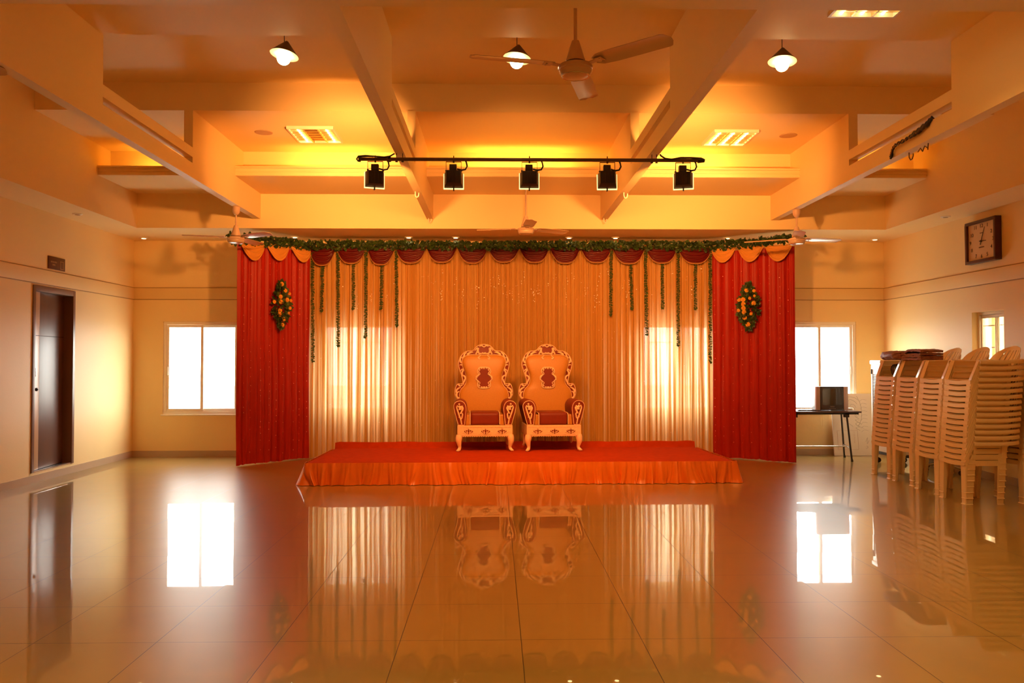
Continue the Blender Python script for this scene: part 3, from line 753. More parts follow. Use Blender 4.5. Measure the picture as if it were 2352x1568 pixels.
for (p0, d, ln, nrm), side, zz in ((LP, 'left', (2.95, 2.985, 3.0)), (RP, 'right', (3.0, 2.985, 2.965))):
    for k in range(3):
        a = p0 + d * ln * (k / 3 + .005) + nrm * .05; b = p0 + d * ln * ((k + 1) / 3 - .005) + nrm * .05
        where = ('outermost', 'middle', 'innermost') if side == 'left' else ('innermost', 'middle', 'outermost')
        swag((a.x, a.y), (b.x, b.y), zz[k], .20, .02, M['goldcloth'], 'plain gold satin swag on the %s red curtain, %s of three' % (side, where[k]), 'gold swags on the red curtains', False, 90 + k, 2.0)

# leaf garland over the whole top
rl = random.Random(5)
gp = [(-3.47, 10.82, 3.02), (-3.40, 10.84, 2.99), (-3.0, 11.30, 3.025), (-2.66, 11.68, 3.04), (0, 11.68, 3.045), (3.10, 11.66, 3.045), (3.55, 11.32, 3.03), (4.02, 10.99, 3.05), (4.10, 10.95, 3.07)]
t = thing('leaf_garland', 'long green leaf garland running along the top of all the curtains', 'garland', (.3, 11.5, 3.04))
def dense(p, step):
    out = []
    for a, b in zip(p, p[1:]):
        a, b = Vector(a), Vector(b); n = max(1, int((b - a).length / step)); out += [a.lerp(b, k / n) for k in range(n)]
    return out + [Vector(p[-1])]
gq = dense(gp, .016)
MB().tube(gq[::4], .008, 6).build('stem', M['stem'], t)
for nm_, mt_, per in (('leaves', M['leaf'], 2), ('dark_leaves', M['leafdk'], 3)):
    mb = MB()
    for q in gq:
        for k in range(per):
            dv = Vector((rl.uniform(-.8, .8), -abs(rl.gauss(0, .5)) - .1, rl.uniform(-1, .75)))
            p = q + Vector((rl.uniform(-.02, .02), rl.uniform(-.07, .02), rl.uniform(-.060, .05)))
            if p.z > 3.09: p.z = 3.09
            L = rl.uniform(.045, .075)
            if p.z + L > 3.125 and dv.z > 0: dv.z = -dv.z
            mb.leaf(p, dv, (rl.uniform(-.6, .6), -1, rl.uniform(-.2, .8)), L, L * rl.uniform(.6, .85))
    o = mb.build(nm_, mt_, t, smooth=0); o['kind'] = 'stuff'

# hanging leaf strands
ST = [(-2.60, 2.926, 1.389), (-2.454, 2.80, 2.101), (-2.238, 2.908, 1.605), (-2.022, 2.80, 2.132), (-1.843, 2.928, 1.729), (-1.613, 2.804, 2.132), (-1.415, 2.947, 1.89),
      (1.657, 2.953, 2.047), (1.938, 2.80, 2.134), (2.152, 2.954, 1.766), (2.39, 2.81, 2.147), (2.623, 2.955, 1.61), (2.867, 2.80, 2.135), (3.082, 2.956, 1.372)]
pos = ('longest strand, beside the left red curtain', 'short strand under the first maroon swag', 'second longest of the left strands, below the gap after the first swag', 'short strand under the second maroon swag', 'third longest of the left strands, below the gap after the second swag',
       'short strand under the third maroon swag', 'innermost of the left strands, beside the plain drape', 'innermost of the right strands, beside the plain drape', 'short strand under the eleventh maroon swag', 'third longest of the right strands, below the gap after the eleventh swag',
       'short strand under the twelfth maroon swag', 'second longest of the right strands, below the gap before the last swag', 'short strand under the last maroon swag', 'longest strand, beside the right red curtain')
for (x, za, zb), lb in zip(ST, pos):
    yy = CY - .07
    t = thing('leaf_strand', 'green leaf ' + lb, 'leaf strand', (x, yy, za), 0, 'leaf strands hanging before the drape')
    drift = rl.uniform(-.015, .015)
    n = int((za - zb) / .024)
    pts = [Vector((x + drift * i / n + .003 * math.sin(i * .6), yy, za - (za - zb) * i / n)) for i in range(n + 1)]
    MB().tube(pts[::3] + [pts[-1]], .0025, 5).build('stem', M['stem'], t)
    mb = MB()
    for i, p in enumerate(pts):
        for k in range(4):
            a = i * .8 + k * PI / 2 + rl.uniform(-.3, .3)
            dv = Vector((math.cos(a), .45 * math.sin(a) - .2, rl.uniform(-.5, .3)))
            L = rl.uniform(.022, .034)
            mb.leaf(p, dv, (rl.uniform(-.3, .3), -1, .5), L, L * .72)
    for k in range(5):
        mb.leaf(pts[-1], (rl.uniform(-.6, .6), -.3, rl.uniform(-1, .1)), (0, -1, .3), .036, .026)
    o = mb.build('leaves', M['leaf'], t, smooth=0); o['kind'] = 'stuff'

# flower sprays on the red curtains
def spray(P_, uc, zc, wid, hei, flowers, label, seed):
    p0, d, ln, nrm = P_; r = random.Random(seed)
    c = p0 + d * ln * uc + nrm * .075; c.z = zc
    t = thing('flower_spray', label, 'flower spray', tuple(c), 0, 'flower sprays on the red curtains')
    at_ = lambda a, b, o: c + d * a * wid / 2 + Vector((0, 0, b * hei / 2)) + nrm * o
    for nm_, mt_, cnt in (('leaves', M['leaf'], 150), ('dark_leaves', M['leafdk'], 210)):
        mb = MB()
        for k in range(cnt):
            b = r.uniform(-.93, .93); w = (1 - abs(b) ** 1.5) * (.95 if b > 0 else 1)
            a = r.uniform(-1, 1) * w * .85
            L = r.uniform(.05, .085)
            dv = d * (a * 1.2 + r.uniform(-.5, .5)) + Vector((0, 0, b * .9 + r.uniform(-.5, .5))) + nrm * r.uniform(.1, .6)
            mb.leaf(at_(a, b, r.uniform(0, .05) * (1 - .6 * abs(b))), dv, nrm + Vector((r.uniform(-.4, .4), 0, r.uniform(-.1, .6))), L, L * .6)
        o = mb.build(nm_, mt_, t, smooth=0); o['kind'] = 'stuff'
    for a, b, s in flowers:
        q = at_(a, b, .055 * (1 - .5 * abs(b)) + .012)
        fb = MB()
        for ring, (n, L, up) in enumerate(((10, .036, .25), (9, .028, .6), (6, .018, 1.1))):
            for k in range(n):
                g = 2 * PI * (k + ring * .5) / n
                dv = d * math.cos(g) + Vector((0, 0, math.sin(g))) + nrm * up
                fb.leaf(q + nrm * .004 * ring, dv, nrm, L * s, L * s * .62)
        f = fb.build('flower', M['petal'], t, smooth=0)
        MB().ball(q + nrm * .012, .011 * s, 10, 6).build('flower_heart', M['petalc'], f)
spray(LP, .535, 2.155, .30, .63, [(-.05, .90, 1), (.3, .62, .95), (-.25, .34, 1), (.45, .22, 1), (-.25, .12, 1.05), (.75, .5, .7), (.85, .2, .7), (-.95, .1, .9), (.75, -.13, .8), (-.32, -.26, 1), (-.32, -.42, 1.1), (.15, -.62, .95), (.05, -.88, .9), (.65, -.35, .6)],
      'spray of yellow flowers and leaves on the left red curtain', 3)
spray(RP, .475, 2.14, .32, .62, [(-.1, .72, 1), (.55, .68, .75), (-.75, .3, .9), (-.38, .3, 1.1), (-.36, .10, 1.05), (-.34, -.08, 1.05), (-.30, -.26, 1.05), (.55, .12, 1), (.2, .35, .7), (-.8, -.18, .8), (.3, -.35, .75), (-.25, -.52, .95), (0, -.82, 1.1), (.6, .45, .6)],
      'spray of yellow flowers and leaves on the right red curtain', 8)
# ------------------------------------------------------------------ stage
SZ = .25
FL, FR, BL, BR = Vector((-2.12, 9.265, 0)), Vector((2.735, 9.335, 0)), Vector((-2.10, 10.82, 0)), Vector((2.65, 10.89, 0))
t = thing('stage_platform', 'low stage covered in red carpet with gathered orange satin skirt', 'stage', (.3, 10.08, 0))
quad = lambda z0, z1, ins: MB().add([(p.x + sx * ins, p.y + sy * ins, z) for z in (z0, z1) for p, sx, sy in ((FL, 1, 1), (FR, -1, 1), (BR, -1, -1), (BL, 1, -1))], [(3, 2, 1, 0), (4, 5, 6, 7), (0, 1, 5, 4), (1, 2, 6, 5), (2, 3, 7, 6), (3, 0, 4, 7)])
quad(0, SZ - .014, .02).build('platform', M['wood'], t, smooth=0)
nc = noise1(77)
def carpet(u, v):
    a = FL.lerp(FR, u); b = BL.lerp(BR, u); q = a.lerp(b, min(v / .9, 1))
    z = SZ - .012 + .002 * nc(u * 9 + v * 5)
    if v < .01: z -= .010; q = q + Vector((0, -.012, 0))
    if v > .9:
        k = (v - .9) / .1; z += k * (.080 + .008 * nc(u * 12)); q = q + Vector((0, .03 * k, 0))
    if u < .001 or u > .999: z -= .010
    return (q.x, q.y, z)
MB().grid(carpet, 80, 40).build('carpet', M['carpet'], t, solid=.012, smooth=70)
path = [BL, FL, FR, BR]
cum = [0.]
for a, b in zip(path, path[1:]): cum.append(cum[-1] + (b - a).length)
def on_path(s):
    s = min(max(s, 0), cum[-1] - 1e-4)
    for k in range(3):
        if s <= cum[k + 1]: break
    a, b = path[k], path[k + 1]; d = (b - a).normalized(); nr = Vector((d.y, -d.x, 0))
    ds = min(abs(s - c) for c in cum[1:3]); 
    if ds < .05:                                   # round the corner
        j = 1 if abs(s - cum[1]) < .05 else 2
        d0, d1 = (path[j] - path[j - 1]).normalized(), (path[j + 1] - path[j]).normalized()
        f = (s - cum[j] + .05) / .1; dd = d0.lerp(d1, f).normalized(); nr = Vector((dd.y, -dd.x, 0))
    return a + d * (s - cum[k]), nr
k1, k2, k3, k4 = noise1(1, 26), noise1(2, 20), noise1(4, 10), noise1(9, 8)
def skirt(u, v):
    s = u * cum[-1]; v2 = 1 - v
    p, nr = on_path(s + .075 * v2 * k4(s * 4.5) * v2)
    fold = .5 + .5 * math.sin(s * 34 + 6 * k3(s * 2.4) + v2 * 2.2 * k4(s * 3))
    fine = abs(math.sin(s * 61 + 5 * k1(s * 1.5) - v2 * 1.6 * k2(s * 2)))
    off = .010 + v2 * (.026 + .020 * k2(s * 4)) + (.008 + .055 * v2 ** .8) * fold ** 1.7 * (.6 + .5 * abs(k3(s * 1.7))) + (.006 + .012 * v2) * fine + .003 * k1(s * 22)
    if v2 > .85: off += .018 * (v2 - .85) / .15 * abs(k3(s * 6))
    q = p + nr * off
    return (q.x, q.y, .004 + v * (SZ - .010))
MB().grid(skirt, 1300, 14).build('skirt', M['skirt'], t, solid=.002, smooth=180)

# ------------------------------------------------------------------ the two thrones
def spline(p, n=6, close=False):
    """smooth curve through 2D or 3D points"""
    p = [Vector(q) for q in p]; m = len(p); out = []
    for i in range(m if close else m - 1):
        a, b, c, d = (p[(i + k - 1) % m] if close else p[min(max(i + k - 1, 0), m - 1)] for k in range(4))
        for j in range(n):
            t_ = j / n
            out.append(.5 * ((2 * b) + (c - a) * t_ + (2 * a - 5 * b + 4 * c - d) * t_ ** 2 + (3 * b - a - 3 * c + d) * t_ ** 3))
    if not close: out.append(p[-1])
    return out

def throne():
    t = thing('throne_chair', '-', 'throne', (0, 0, 0), 0, 'carved wedding thrones')
    K, KB = .000948, .00099
    fr_ = lambda X, Y: Vector(((X - 532) * K, (1485 - Y) * K))          # front plane outline, metres
    bk = lambda X, Y: Vector(((X - 532) * KB, 1.352 - (Y - 62) * KB))   # back plane outline
    lean = lambda u, v, d: (u, .20 + d + max(0, v - .42) * .06, v)
    mir = lambda pts: pts + [Vector((-p.x, p.y)) for p in reversed(pts)]
    # back frame, left half of the outline from the crown down
    outl = [bk(*q) for q in ((532, 60), (470, 72), (425, 100), (398, 135), (360, 150), (310, 152), (262, 178), (222, 225), (197, 285), (192, 335), (208, 400), (232, 470), (248, 530), (250, 580), (215, 592), (180, 592), (160, 625), (147, 680), (150, 735), (175, 785), (205, 800), (215, 900))]
    half = spline(outl, 4)
    poly = mir(half)
    MB().prism([tuple(p) for p in poly], .035, .085, lean).build('back_frame', M['thronered'], t, world=False, bevel=.006)
    cus = [bk(*q) for q in ((532, 205), (460, 202), (390, 200), (320, 205), (268, 228), (242, 270), (243, 330), (262, 385), (283, 440), (295, 510), (290, 575), (262, 625), (228, 660), (207, 720), (205, 790), (225, 840), (250, 1010))]
    chalf = spline(cus, 4)
    cb = MB()
    # padded cushion: rings shrinking towards a bulged face
    cpoly = mir(chalf)[:-1]
    cen = Vector((0, .78)); rings = []
    for s_, dpt in ((1., .040), (.985, .006), (.94, -.012), (.8, -.024), (.5, -.030)):
        rings.append([lean(*((p - Vector((0, p.y))) * s_ + Vector((0, cen.y + (p.y - cen.y) * s_))).to_tuple(), dpt) for p in cpoly])
    n = len(cpoly); vs = [v for r_ in rings for v in r_]; fs = []
    for i in range(len(rings) - 1):
        fs += [(i * n + k, i * n + (k + 1) % n, (i + 1) * n + (k + 1) % n, (i + 1) * n + k) for k in range(n)]
    fs.append(tuple((len(rings) - 1) * n + k for k in range(n)))
    cb.add(vs, fs).build('back_cushion', M['throneup'], t, world=False, smooth=50)
    # medallion: recessed maroon panel in a scrolled cream frame
    med = [(532, 368), (475, 372), (452, 395), (445, 430), (460, 465), (430, 490), (425, 525), (450, 560), (445, 600), (460, 635), (495, 645), (532, 648)]
    mh = spline([bk(*q) for q in med], 4)
    mp = mir(mh)
    md = MB().prism([(p.x * .86, .78 + (p.y - .78) * .93) for p in [Vector((q.x, q.y)) for q in mp][:-1]], -.040, -.028, lean).build('medallion', M['thronered'], t, world=False, smooth=0)
    mc = MB()
    L3 = lambda p, d=-.040: Vector(lean(p.x, p.y, d))
    mc.tube([L3(p) for p in mp[:-1]], .0065, 8, close=True)
    for q in ((445, 480), (432, 505), (430, 530), (446, 548), (498, 380), (532, 382), (470, 392), (500, 632), (525, 634), (470, 612)):
        for sx in (-1, 1):
            p = bk(*q); mc.ball(L3(Vector((sx * p.x, p.y)), -.043), .0115, 8, 6)
    for sx in (-1, 1):
        mc.tube([L3(Vector((sx * p.x, p.y)), -.044) for p in spline([bk(*q) for q in ((480, 400), (462, 425), (478, 455), (452, 478), (436, 500))], 5)], [.004 + .003 * math.sin(i) ** 2 for i in range(21)], 6)
        mc.tube([L3(Vector((sx * p.x, p.y)), -.044) for p in spline([bk(*q) for q in ((476, 628), (462, 600), (478, 575), (458, 555), (438, 538))], 5)], .0055, 6)
    mc.build('medallion_carving', M['carve'], md, world=False, smooth=60)
    # cream carving over the frame
    cv = MB()
    def scroll(pts, r0, r1, d=.030, both=True):
        sp = spline([bk(*q) for q in pts], 5); m = len(sp)
        rr = [r1 + (r0 - r1) * math.sin(PI * min(1, .15 + .85 * (1 - i / (m - 1)))) for i in range(m)]
        for sx in ((-1, 1) if both else (1,)):
            cv.tube([L3(Vector((sx * p.x, p.y)), d) for p in sp], rr, 7)
    for sx in (-1, 1):
        cv.tube([L3(Vector((sx * p.x, p.y)), .034) for p in half[:-4]], .0060, 6)
        cv.tube([L3(Vector((sx * p.x, p.y)), .026) for p in chalf[:-10]], .0045, 6)
    scroll(((470, 90), (500, 78), (532, 100)), .010, .004)
    scroll(((465, 110), (455, 150), (470, 185), (500, 180)), .011, .004)
    scroll(((410, 150), (430, 120), (450, 115), (440, 165), (420, 190)), .013, .004)
    scroll(((390, 165), (350, 172), (315, 195), (330, 215)), .014, .004)
    scroll(((305, 165), (275, 190), (262, 225), (240, 250)), .013, .004)
    scroll(((235, 225), (215, 260), (222, 300), (240, 310)), .013, .004)
    scroll(((205, 340), (225, 335), (250, 350), (262, 395), (245, 410)), .012, .004)
    scroll(((222, 420), (235, 400), (262, 400), (240, 440), (250, 490)), .012, .004)
    scroll(((240, 490), (262, 480), (285, 515), (265, 545)), .012, .004)
    scroll(((258, 600), (262, 570), (280, 540)), .010, .004)
    scroll(((250, 600), (215, 620), (195, 605), (185, 595)), .010, .005)
    scroll(((225, 635), (190, 650), (165, 680), (170, 720)), .013, .004)
    scroll(((205, 690), (178, 705), (168, 745), (185, 780), (205, 772)), .013, .005)
    scroll(((500, 190), (520, 178), (532, 190)), .009, .005)
    scroll(((490, 205), (470, 225), (455, 240), (470, 262), (478, 240)), .009, .003, -.020)
    for q in ((195, 592), (205, 772), (515, 178)):
        for sx in (-1, 1):
            p = bk(*q); cv.ball(L3(Vector((sx * p.x, p.y)), .030), .012, 8, 6)
    cv.build('frame_carving', M['carve'], t, world=False, smooth=60)
    # seat
    MB().box(-.335, .335, -.265, .24, .185, .325).build('seat_box', M['throneup'], t, world=False, bevel=.008)
    z0, z1 = .322, .485
    MB().box(-.185, .185, -.262, .19, z0, z1).build('seat_cushion', M['thronered'], t, world=False, bevel=.045, segs=5, smooth=60)
    for sx in (-1, 1):
        a, b = sorted((sx * .187, sx * .262))
        MB().box(a, b, -.255, .19, z0, z1 - .028).build('cushion_border', M['throneup'], t, world=False, bevel=.022, segs=4, smooth=60)
    for sx in (-1, 1): MB().tube([(sx * .186, -.266, z0 + .01), (sx * .186, -.268, z1 - .045), (sx * .186, -.24, z1 - .012), (sx * .186, .15, z1 - .004)], .005, 6).build('cushion_piping', M['carve'], t, world=False, smooth=60)
    # front rail with scalloped hem and three carved motifs
    top = .325; pl = [(-.345, top), (-.345, .196)]
    for i in range(24): pl += [(-.345 + .69 * (i + .5) / 24, .180 if i % 1 == 0 else .19), (-.345 + .69 * (i + 1) / 24, .192)]
    pl += [(.345, top)]
    ap = MB().prism(pl, -.302, -.262, lambda u, v, d: (u, d, v)).build('front_rail', M['carve'], t, world=False, smooth=0)
    mb, m2 = MB(), MB()
    for xc in (-.205, .008, .215):
        mb.ball((xc, -.302, .246), .056, 14, 8, (1, .14, .56))
        for sx in (-1, 1):
            m2.tube([Vector((xc + sx * x, -.308, z)) for x, z in ((.006, .268), (.028, .272), (.042, .256), (.03, .240), (.014, .246), (.016, .258))], .0055, 6)
            m2.tube([Vector((xc + sx * x, -.306, z)) for x, z in ((.005, .224), (.03, .222), (.055, .238), (.082, .240))], [.006, .006, .005, .002], 6)
            m2.ball((xc + sx * .014, -.310, .236), .009, 8, 6)
        m2.ball((xc, -.308, .288), .008, 8, 6)
    mb.build('rail_inlay', M['thronered'], ap, world=False)
    sc_ = [Vector((-.33 + .66 * i / 60, -.304, .305 + .004 * math.sin(i * 1.1))) for i in range(61)]
    m2.tube(sc_, .004, 6).tube([p + Vector((0, 0, -.098 + .004 * math.sin(p.x * 60))) for p in sc_], .004, 6)
    m2.build('rail_carving', M['carve'], ap, world=False, smooth=60)
    for sx in (-1, 1):
        a, b = sorted((sx * .325, sx * .345))
        MB().box(a, b, -.262, .25, .19, .325).build('side_rail', M['carve'], t, world=False, bevel=.004)
    # scroll arms, teardrop in front
    af = [fr_(*q) for q in ((178, 1143), (150, 1050), (126, 960), (112, 890), (124, 848), (155, 822), (205, 812), (250, 830), (280, 875), (288, 930), (278, 1020), (266, 1143))]
    ah = spline(af, 4)
    for sx in (-1, 1):
        pts = [Vector((p.x * -sx, p.y)) for p in ah]
        if sx > 0: pts.reverse()
        cx = sum(p.x for p in pts) / len(pts)
        arm = MB().prism([(p.x - .010 * sx, p.y + .006 if p.y > .5 else p.y) for p in pts], -.280, .235, lambda u, v, d: (u, d, v - max(0, d) * .02)).build('armrest', M['thronered'], t, world=False, bevel=.012, segs=3)
        MB().tube([Vector((cx + (p.x - cx) * .93, -.284, .47 + (p.y - .47) * .96)) for p in pts], .0045, 6, close=True).build('arm_piping', M['carve'], arm, world=False, smooth=60)
        oc = MB()
        cx0 = (198 - 532) * K * -sx
        def o3(X, Y): return Vector((cx0 + ((X - 198) * K) * -sx, -.292, (1485 - Y) * K))
        for pts_, r0 in ((((222, 1125), (210, 1060), (190, 1010), (170, 950), (158, 905), (168, 880)), .008), (((205, 990), (225, 955), (240, 915), (228, 895)), .009), (((225, 1030), (235, 1000), (225, 975)), .006), (((190, 880), (200, 910), (190, 940)), .012), (((175, 900), (195, 895), (215, 905), (222, 930)), .010), (((215, 1060), (228, 1040), (234, 1015)), .006)):
            sp = spline([o3(*q) for q in pts_], 5); m = len(sp)
            oc.tube(sp, [.003 + r0 * math.sin(PI * (.2 + .7 * i / (m - 1))) for i in range(m)], 7)
        for q, r_ in (((190, 862), .013), ((168, 885), .010), ((228, 890), .011), ((222, 1120), .010), ((190, 1035), .008), ((208, 930), .012), ((215, 1090), .007)): oc.ball(o3(*q), r_, 8, 6)
        oc.build('arm_carving', M['carve'], arm, world=False, smooth=60)
    # cabriole legs
    for sx in (-1, 1):
        MB().tube([Vector((sx * x, y, z)) for x, y, z in ((.318, -.268, .20), (.325, -.276, .165), (.330, -.282, .128), (.322, -.272, .085), (.315, -.262, .050), (.322, -.272, .024), (.340, -.292, .012), (.358, -.305, .010))], [.040, .044, .037, .027, .021, .022, .018, .008], 12).build('leg', M['carve'], t, world=False, smooth=70)
        MB().tube([Vector((sx * x, y, z)) for x, y, z in ((.30, .20, .20), (.305, .21, .12), (.31, .22, .05), (.32, .25, .018), (.325, .27, .012))], [.032, .028, .02, .018, .010], 10).build('leg', M['carve'], t, world=False, smooth=70)
    return t
th = throne()
th.location = (-.142, 10.635, SZ); th.rotation_euler = (0, 0, math.radians(2.2)); th['label'] = 'carved gold and maroon throne chair, left of the pair on the stage'
W[th.name] = Matrix.Translation(th.location)
dup(th, (.712, 10.655, SZ), math.radians(5), 'carved gold and maroon throne chair, right of the pair on the stage')

# ------------------------------------------------------------------ stacked plastic armchairs
PIT = .0560
def chair_meshes():
    """moulded armchair facing -Y, origin on the floor at the middle; each part a mesh object"""
    t = thing('plastic_armchair', '-', 'chair', (0, 0, 0), 0, 'stacked plastic armchairs')
    m = M['plastic']
    hw = .232          # half width at seat height
    # walls lean in towards the floor so that chairs nest
    wx = lambda z: hw + max(0, z - .40) * .066
    fy = lambda z: -.215 if z <= .42 else -.215 + (z - .42) * .4
    # seat: dished, front edge rolled down
    def seat(u, v):
        x = (u * 2 - 1) * hw; y = -.215 + v * .40
        z = .418 - .012 * math.sin(PI * v) * (1 - (2 * u - 1) ** 2) - .010 * v
        if v < .06: z -= .012 * (1 - v / .06)
        return (x, y, z)
    mb = MB().grid(seat, 10, 12)
    # front and side aprons
    mb.grid(lambda u, v: ((u * 2 - 1) * wx(.372 + .04 * v) * .98, fy(.372 + .04 * v) - .004 + .02 * (2 * u - 1) ** 4 * 0, .374 - .012 * math.sin(PI * u) + .038 * v), 12, 3)
    mb.build('seat', m, t, world=False, solid=.005, smooth=50)
    # backrest: rounded fan top with radial slots
    hb = .185
    def back(x, z):
        """curved shell point for a back coordinate"""
        k = max(0, z - .42)
        return Vector((x, .182 + .55 * k + .10 * k * k - .04 * (x / .2) ** 2, z))
    rows = 22; slots = (-.108, -.065, -.022, .022, .065, .108)
    def halfw(z):
        if z < .585: return .218 - (.585 - z) * .08
        q = min(1, (z - .585) / .160); return .218 * math.sqrt(max(0.0, 1 - q ** 2.4)) 
    nu = 26
    vs = []; fs = []
    for j in range(rows + 1):
        z = .405 + (.745 - .405) * j / rows
        h = max(halfw(z), .03)
        for i in range(nu + 1): vs.append(back((i / nu * 2 - 1) * h, z))
    for j in range(rows):
        zc = .405 + (.745 - .405) * (j + .5) / rows
        for i in range(nu):
            u = ((i + .5) / nu * 2 - 1)
            if .45 < zc < .70 and abs(u) < .78 and (i % 4) in (2,): continue
            fs.append((j * (nu + 1) + i, j * (nu + 1) + i + 1, (j + 1) * (nu + 1) + i + 1, (j + 1) * (nu + 1) + i))
    mb = MB().add(vs, fs)
    mb.build('backrest', m, t, world=False, solid=.005, smooth=50)
    for sx in (-1, 1):
        # side panel with three slots under a rolled arm that sweeps round into the back
        sb = MB()
        path = [(sx * (wx(.6) + .000), -.148), (sx * (wx(.6) + .004), -.07), (sx * (wx(.6) + .004), .02), (sx * (wx(.6) + .006), .14), (sx * (wx(.6) + .000), .23), (sx * (wx(.6) - .035), .305)]
        ap = spline([(x, y, 0) for x, y in path], 5); na = len(ap)
        def arm(u, v):
            i = u * (na - 1); k = min(int(i), na - 2); p = ap[k].lerp(ap[k + 1], i - k)
            d = (ap[k + 1] - ap[k]).normalized(); nr = Vector((d.y, -d.x, 0)) * sx
            z = .596 + .012 * max(0, u - .55) / .45
            a = v * 1.5 * PI - .25 * PI
            # section: inner lip, flat top, outer roll-over
            sec = ((-.030, -.004), (-.022, .006), (.0, .008), (.020, .004), (.028, -.010), (.027, -.028))
            f = v * (len(sec) - 1); q = min(int(f), len(sec) - 2); g = f - q
            o = sec[q][0] * (1 - g) + sec[q + 1][0] * g; h = sec[q][1] * (1 - g) + sec[q + 1][1] * g
            wid = 1 - .35 * max(0, u - .6) / .4
            return p + nr * o * wid + Vector((0, 0, z + h))
        sb.grid(arm, 25, 10)
        # panel strips between the slots
        for z0, z1 in ((.372, .424), (.436, .480), (.492, .536), (.548, .592)):
            def strip(u, v, z0=z0, z1=z1):
                z = z0 + (z1 - z0) * v; ys_ = fy(z) + .022; y = ys_ + u * (.15 - ys_)
                return Vector((sx * (wx(z) - .006 * max(0, u - .6) ** 2 * 8), y, z))
            sb.grid(strip, 10, 2)
        for fr_e in (True, False):
            def edge(u, v):
                z = .37 + .225 * v; y0 = fy(z) if fr_e else .135
                return Vector((sx * wx(z), y0 + .037 * u, z))
            sb.grid(edge, 2, 9)
        # front post of the arm
        sb.grid(lambda u, v: Vector((sx * (wx(.40 + .2 * v) - .055 * u), fy(.40 + .2 * v) + .002 + .008 * u, .40 + .2 * v)), 3, 10)
        sb.build('armrest', m, t, world=False, solid=.0045, smooth=50)
        # legs: open U channels
        for front in (True, False):
            lb = MB(); ws = .082
            def leg(u, v):
                z = v * .40
                tp = .82 + .18 * v
                x0 = sx * wx(z); 
                if front: yo = fy(z) + .0; ys = 1
                else: yo = .150 + z * .06; ys = -1
                # profile round the corner: inner flange, face, corner, side face
                pr = ((-ws, .030), (-ws, 0.), (-.006, 0.), (0, .006), (0, .078))
                f = u * 4; q = min(int(f), 3); g = f - q
                ox = pr[q][0] * (1 - g) + pr[q + 1][0] * g; oy = pr[q][1] * (1 - g) + pr[q + 1][1] * g
                return Vector((x0 + sx * ox * tp, yo + ys * oy * tp, z))
            lb.grid(leg, 8, 8)
            def foot(u, v):
                p = leg(u, .035 * v); k = 1 if v < .6 else .2
                return p + Vector((sx * .006 * k * (u > .3), (-.0105 if front else .0065) * k * (u < .8), 0))
            lb.grid(foot, 8, 3)
            lb.build('leg', m, t, world=False, solid=.0035, smooth=40)
    return t
ch = chair_meshes()
stacks = [((4.735, 8.063), 'in the stack nearest the camera'), ((4.775, 8.628), 'in the second stack from the camera'), ((4.81, 9.209), 'in the third stack from the camera'), ((4.825, 9.766), 'in the stack beside the air cooler'), ((5.32, 8.10), 'in the shaded stack against the right wall')]
rc = random.Random(4); first = True
for (x, y), where in stacks:
    for k in range(15):
        lean = k * .0046
        lb = ('cream plastic armchair, ' + (ORD[k] if k in (0, 14) else ORD[k] + ' from the floor') + ' ' + where)
        loc = (x + lean + rc.uniform(-.002, .002), y + rc.uniform(-.002, .002), k * PIT)
        if first:
            ch.location = loc; ch.rotation_euler = (0, 0, -PI / 2); ch['label'] = lb; first = False
        else: dup(ch, loc, -PI / 2, lb)

# cloth bundles and a bag on top of the stacks
def lump(name, label, cat, cx, cy, cz, sx, sy, sz, seed, material, nfold=5, group=None):
    n_a, n_b = noise1(seed), noise1(seed + 3)
    t = thing(name, label, cat, (cx, cy, cz), 0, group)
    def f(u, v):
        a = 2 * PI * u; b = PI * v
        ca, sa = math.cos(a), math.sin(a)
        pw = lambda c: math.copysign(abs(c) ** .55, c)
        r = 1 + .10 * n_a(a * 1.0 + 6 * math.sin(b)) * math.sin(b) + .06 * n_b(b * 4 + math.sin(a) * 3)
        x = cx + sx * pw(ca) * math.sin(b) ** .6 * r; y = cy + sy * pw(sa) * math.sin(b) ** .6 * r
        z = cz + sz * (.5 - .5 * math.copysign(abs(math.cos(b)) ** .6, math.cos(b)) * (1 + .08 * n_a(x * 18 + y * 15))) + .006 * math.sin(nfold * 12 * (y + .4 * x))
        return (x, y, max(z, cz))
    MB().grid(f, 64, 40).build('cloth', material, t, smooth=60)
    return t
zt = 14 * PIT + .606
lump('cloth_bundle', 'patterned brown cloth bundle lying on the arms of the stack beside the air cooler', 'cloth bundle', 4.79, 9.66, zt, .13, .27, .105, 5, M['bundle'])
t = thing('folded_cloth', 'dark brown folded cloth lying flat across two stack tops beside the bundle', 'folded cloth', (4.82, 9.20, zt), 0)
nf = noise1(8)
for k in range(4):
    def sheet(u, v, k=k):
        x = 4.70 + .25 * u; y = 8.98 + .44 * v
        edge = 4 * (u - .5) ** 2
        return (x, y, zt + .012 + k * .027 + .010 * nf(u * 5 + k) * .6 + .008 * nf(v * 8 + k * 2) + (.020 * math.sin(PI * v * 1.2) if k == 3 else 0))
    MB().grid(sheet, 14, 20).build('fold', M['bundle'], t, solid=.022, smooth=60)
lump('polythene_bag', 'crumpled black polythene bag on the top seat of the stack beside the air cooler', 'bag', 4.88, 9.74, 14 * PIT + .412, .12, .10, .15, 17, M['polybag'], 7)

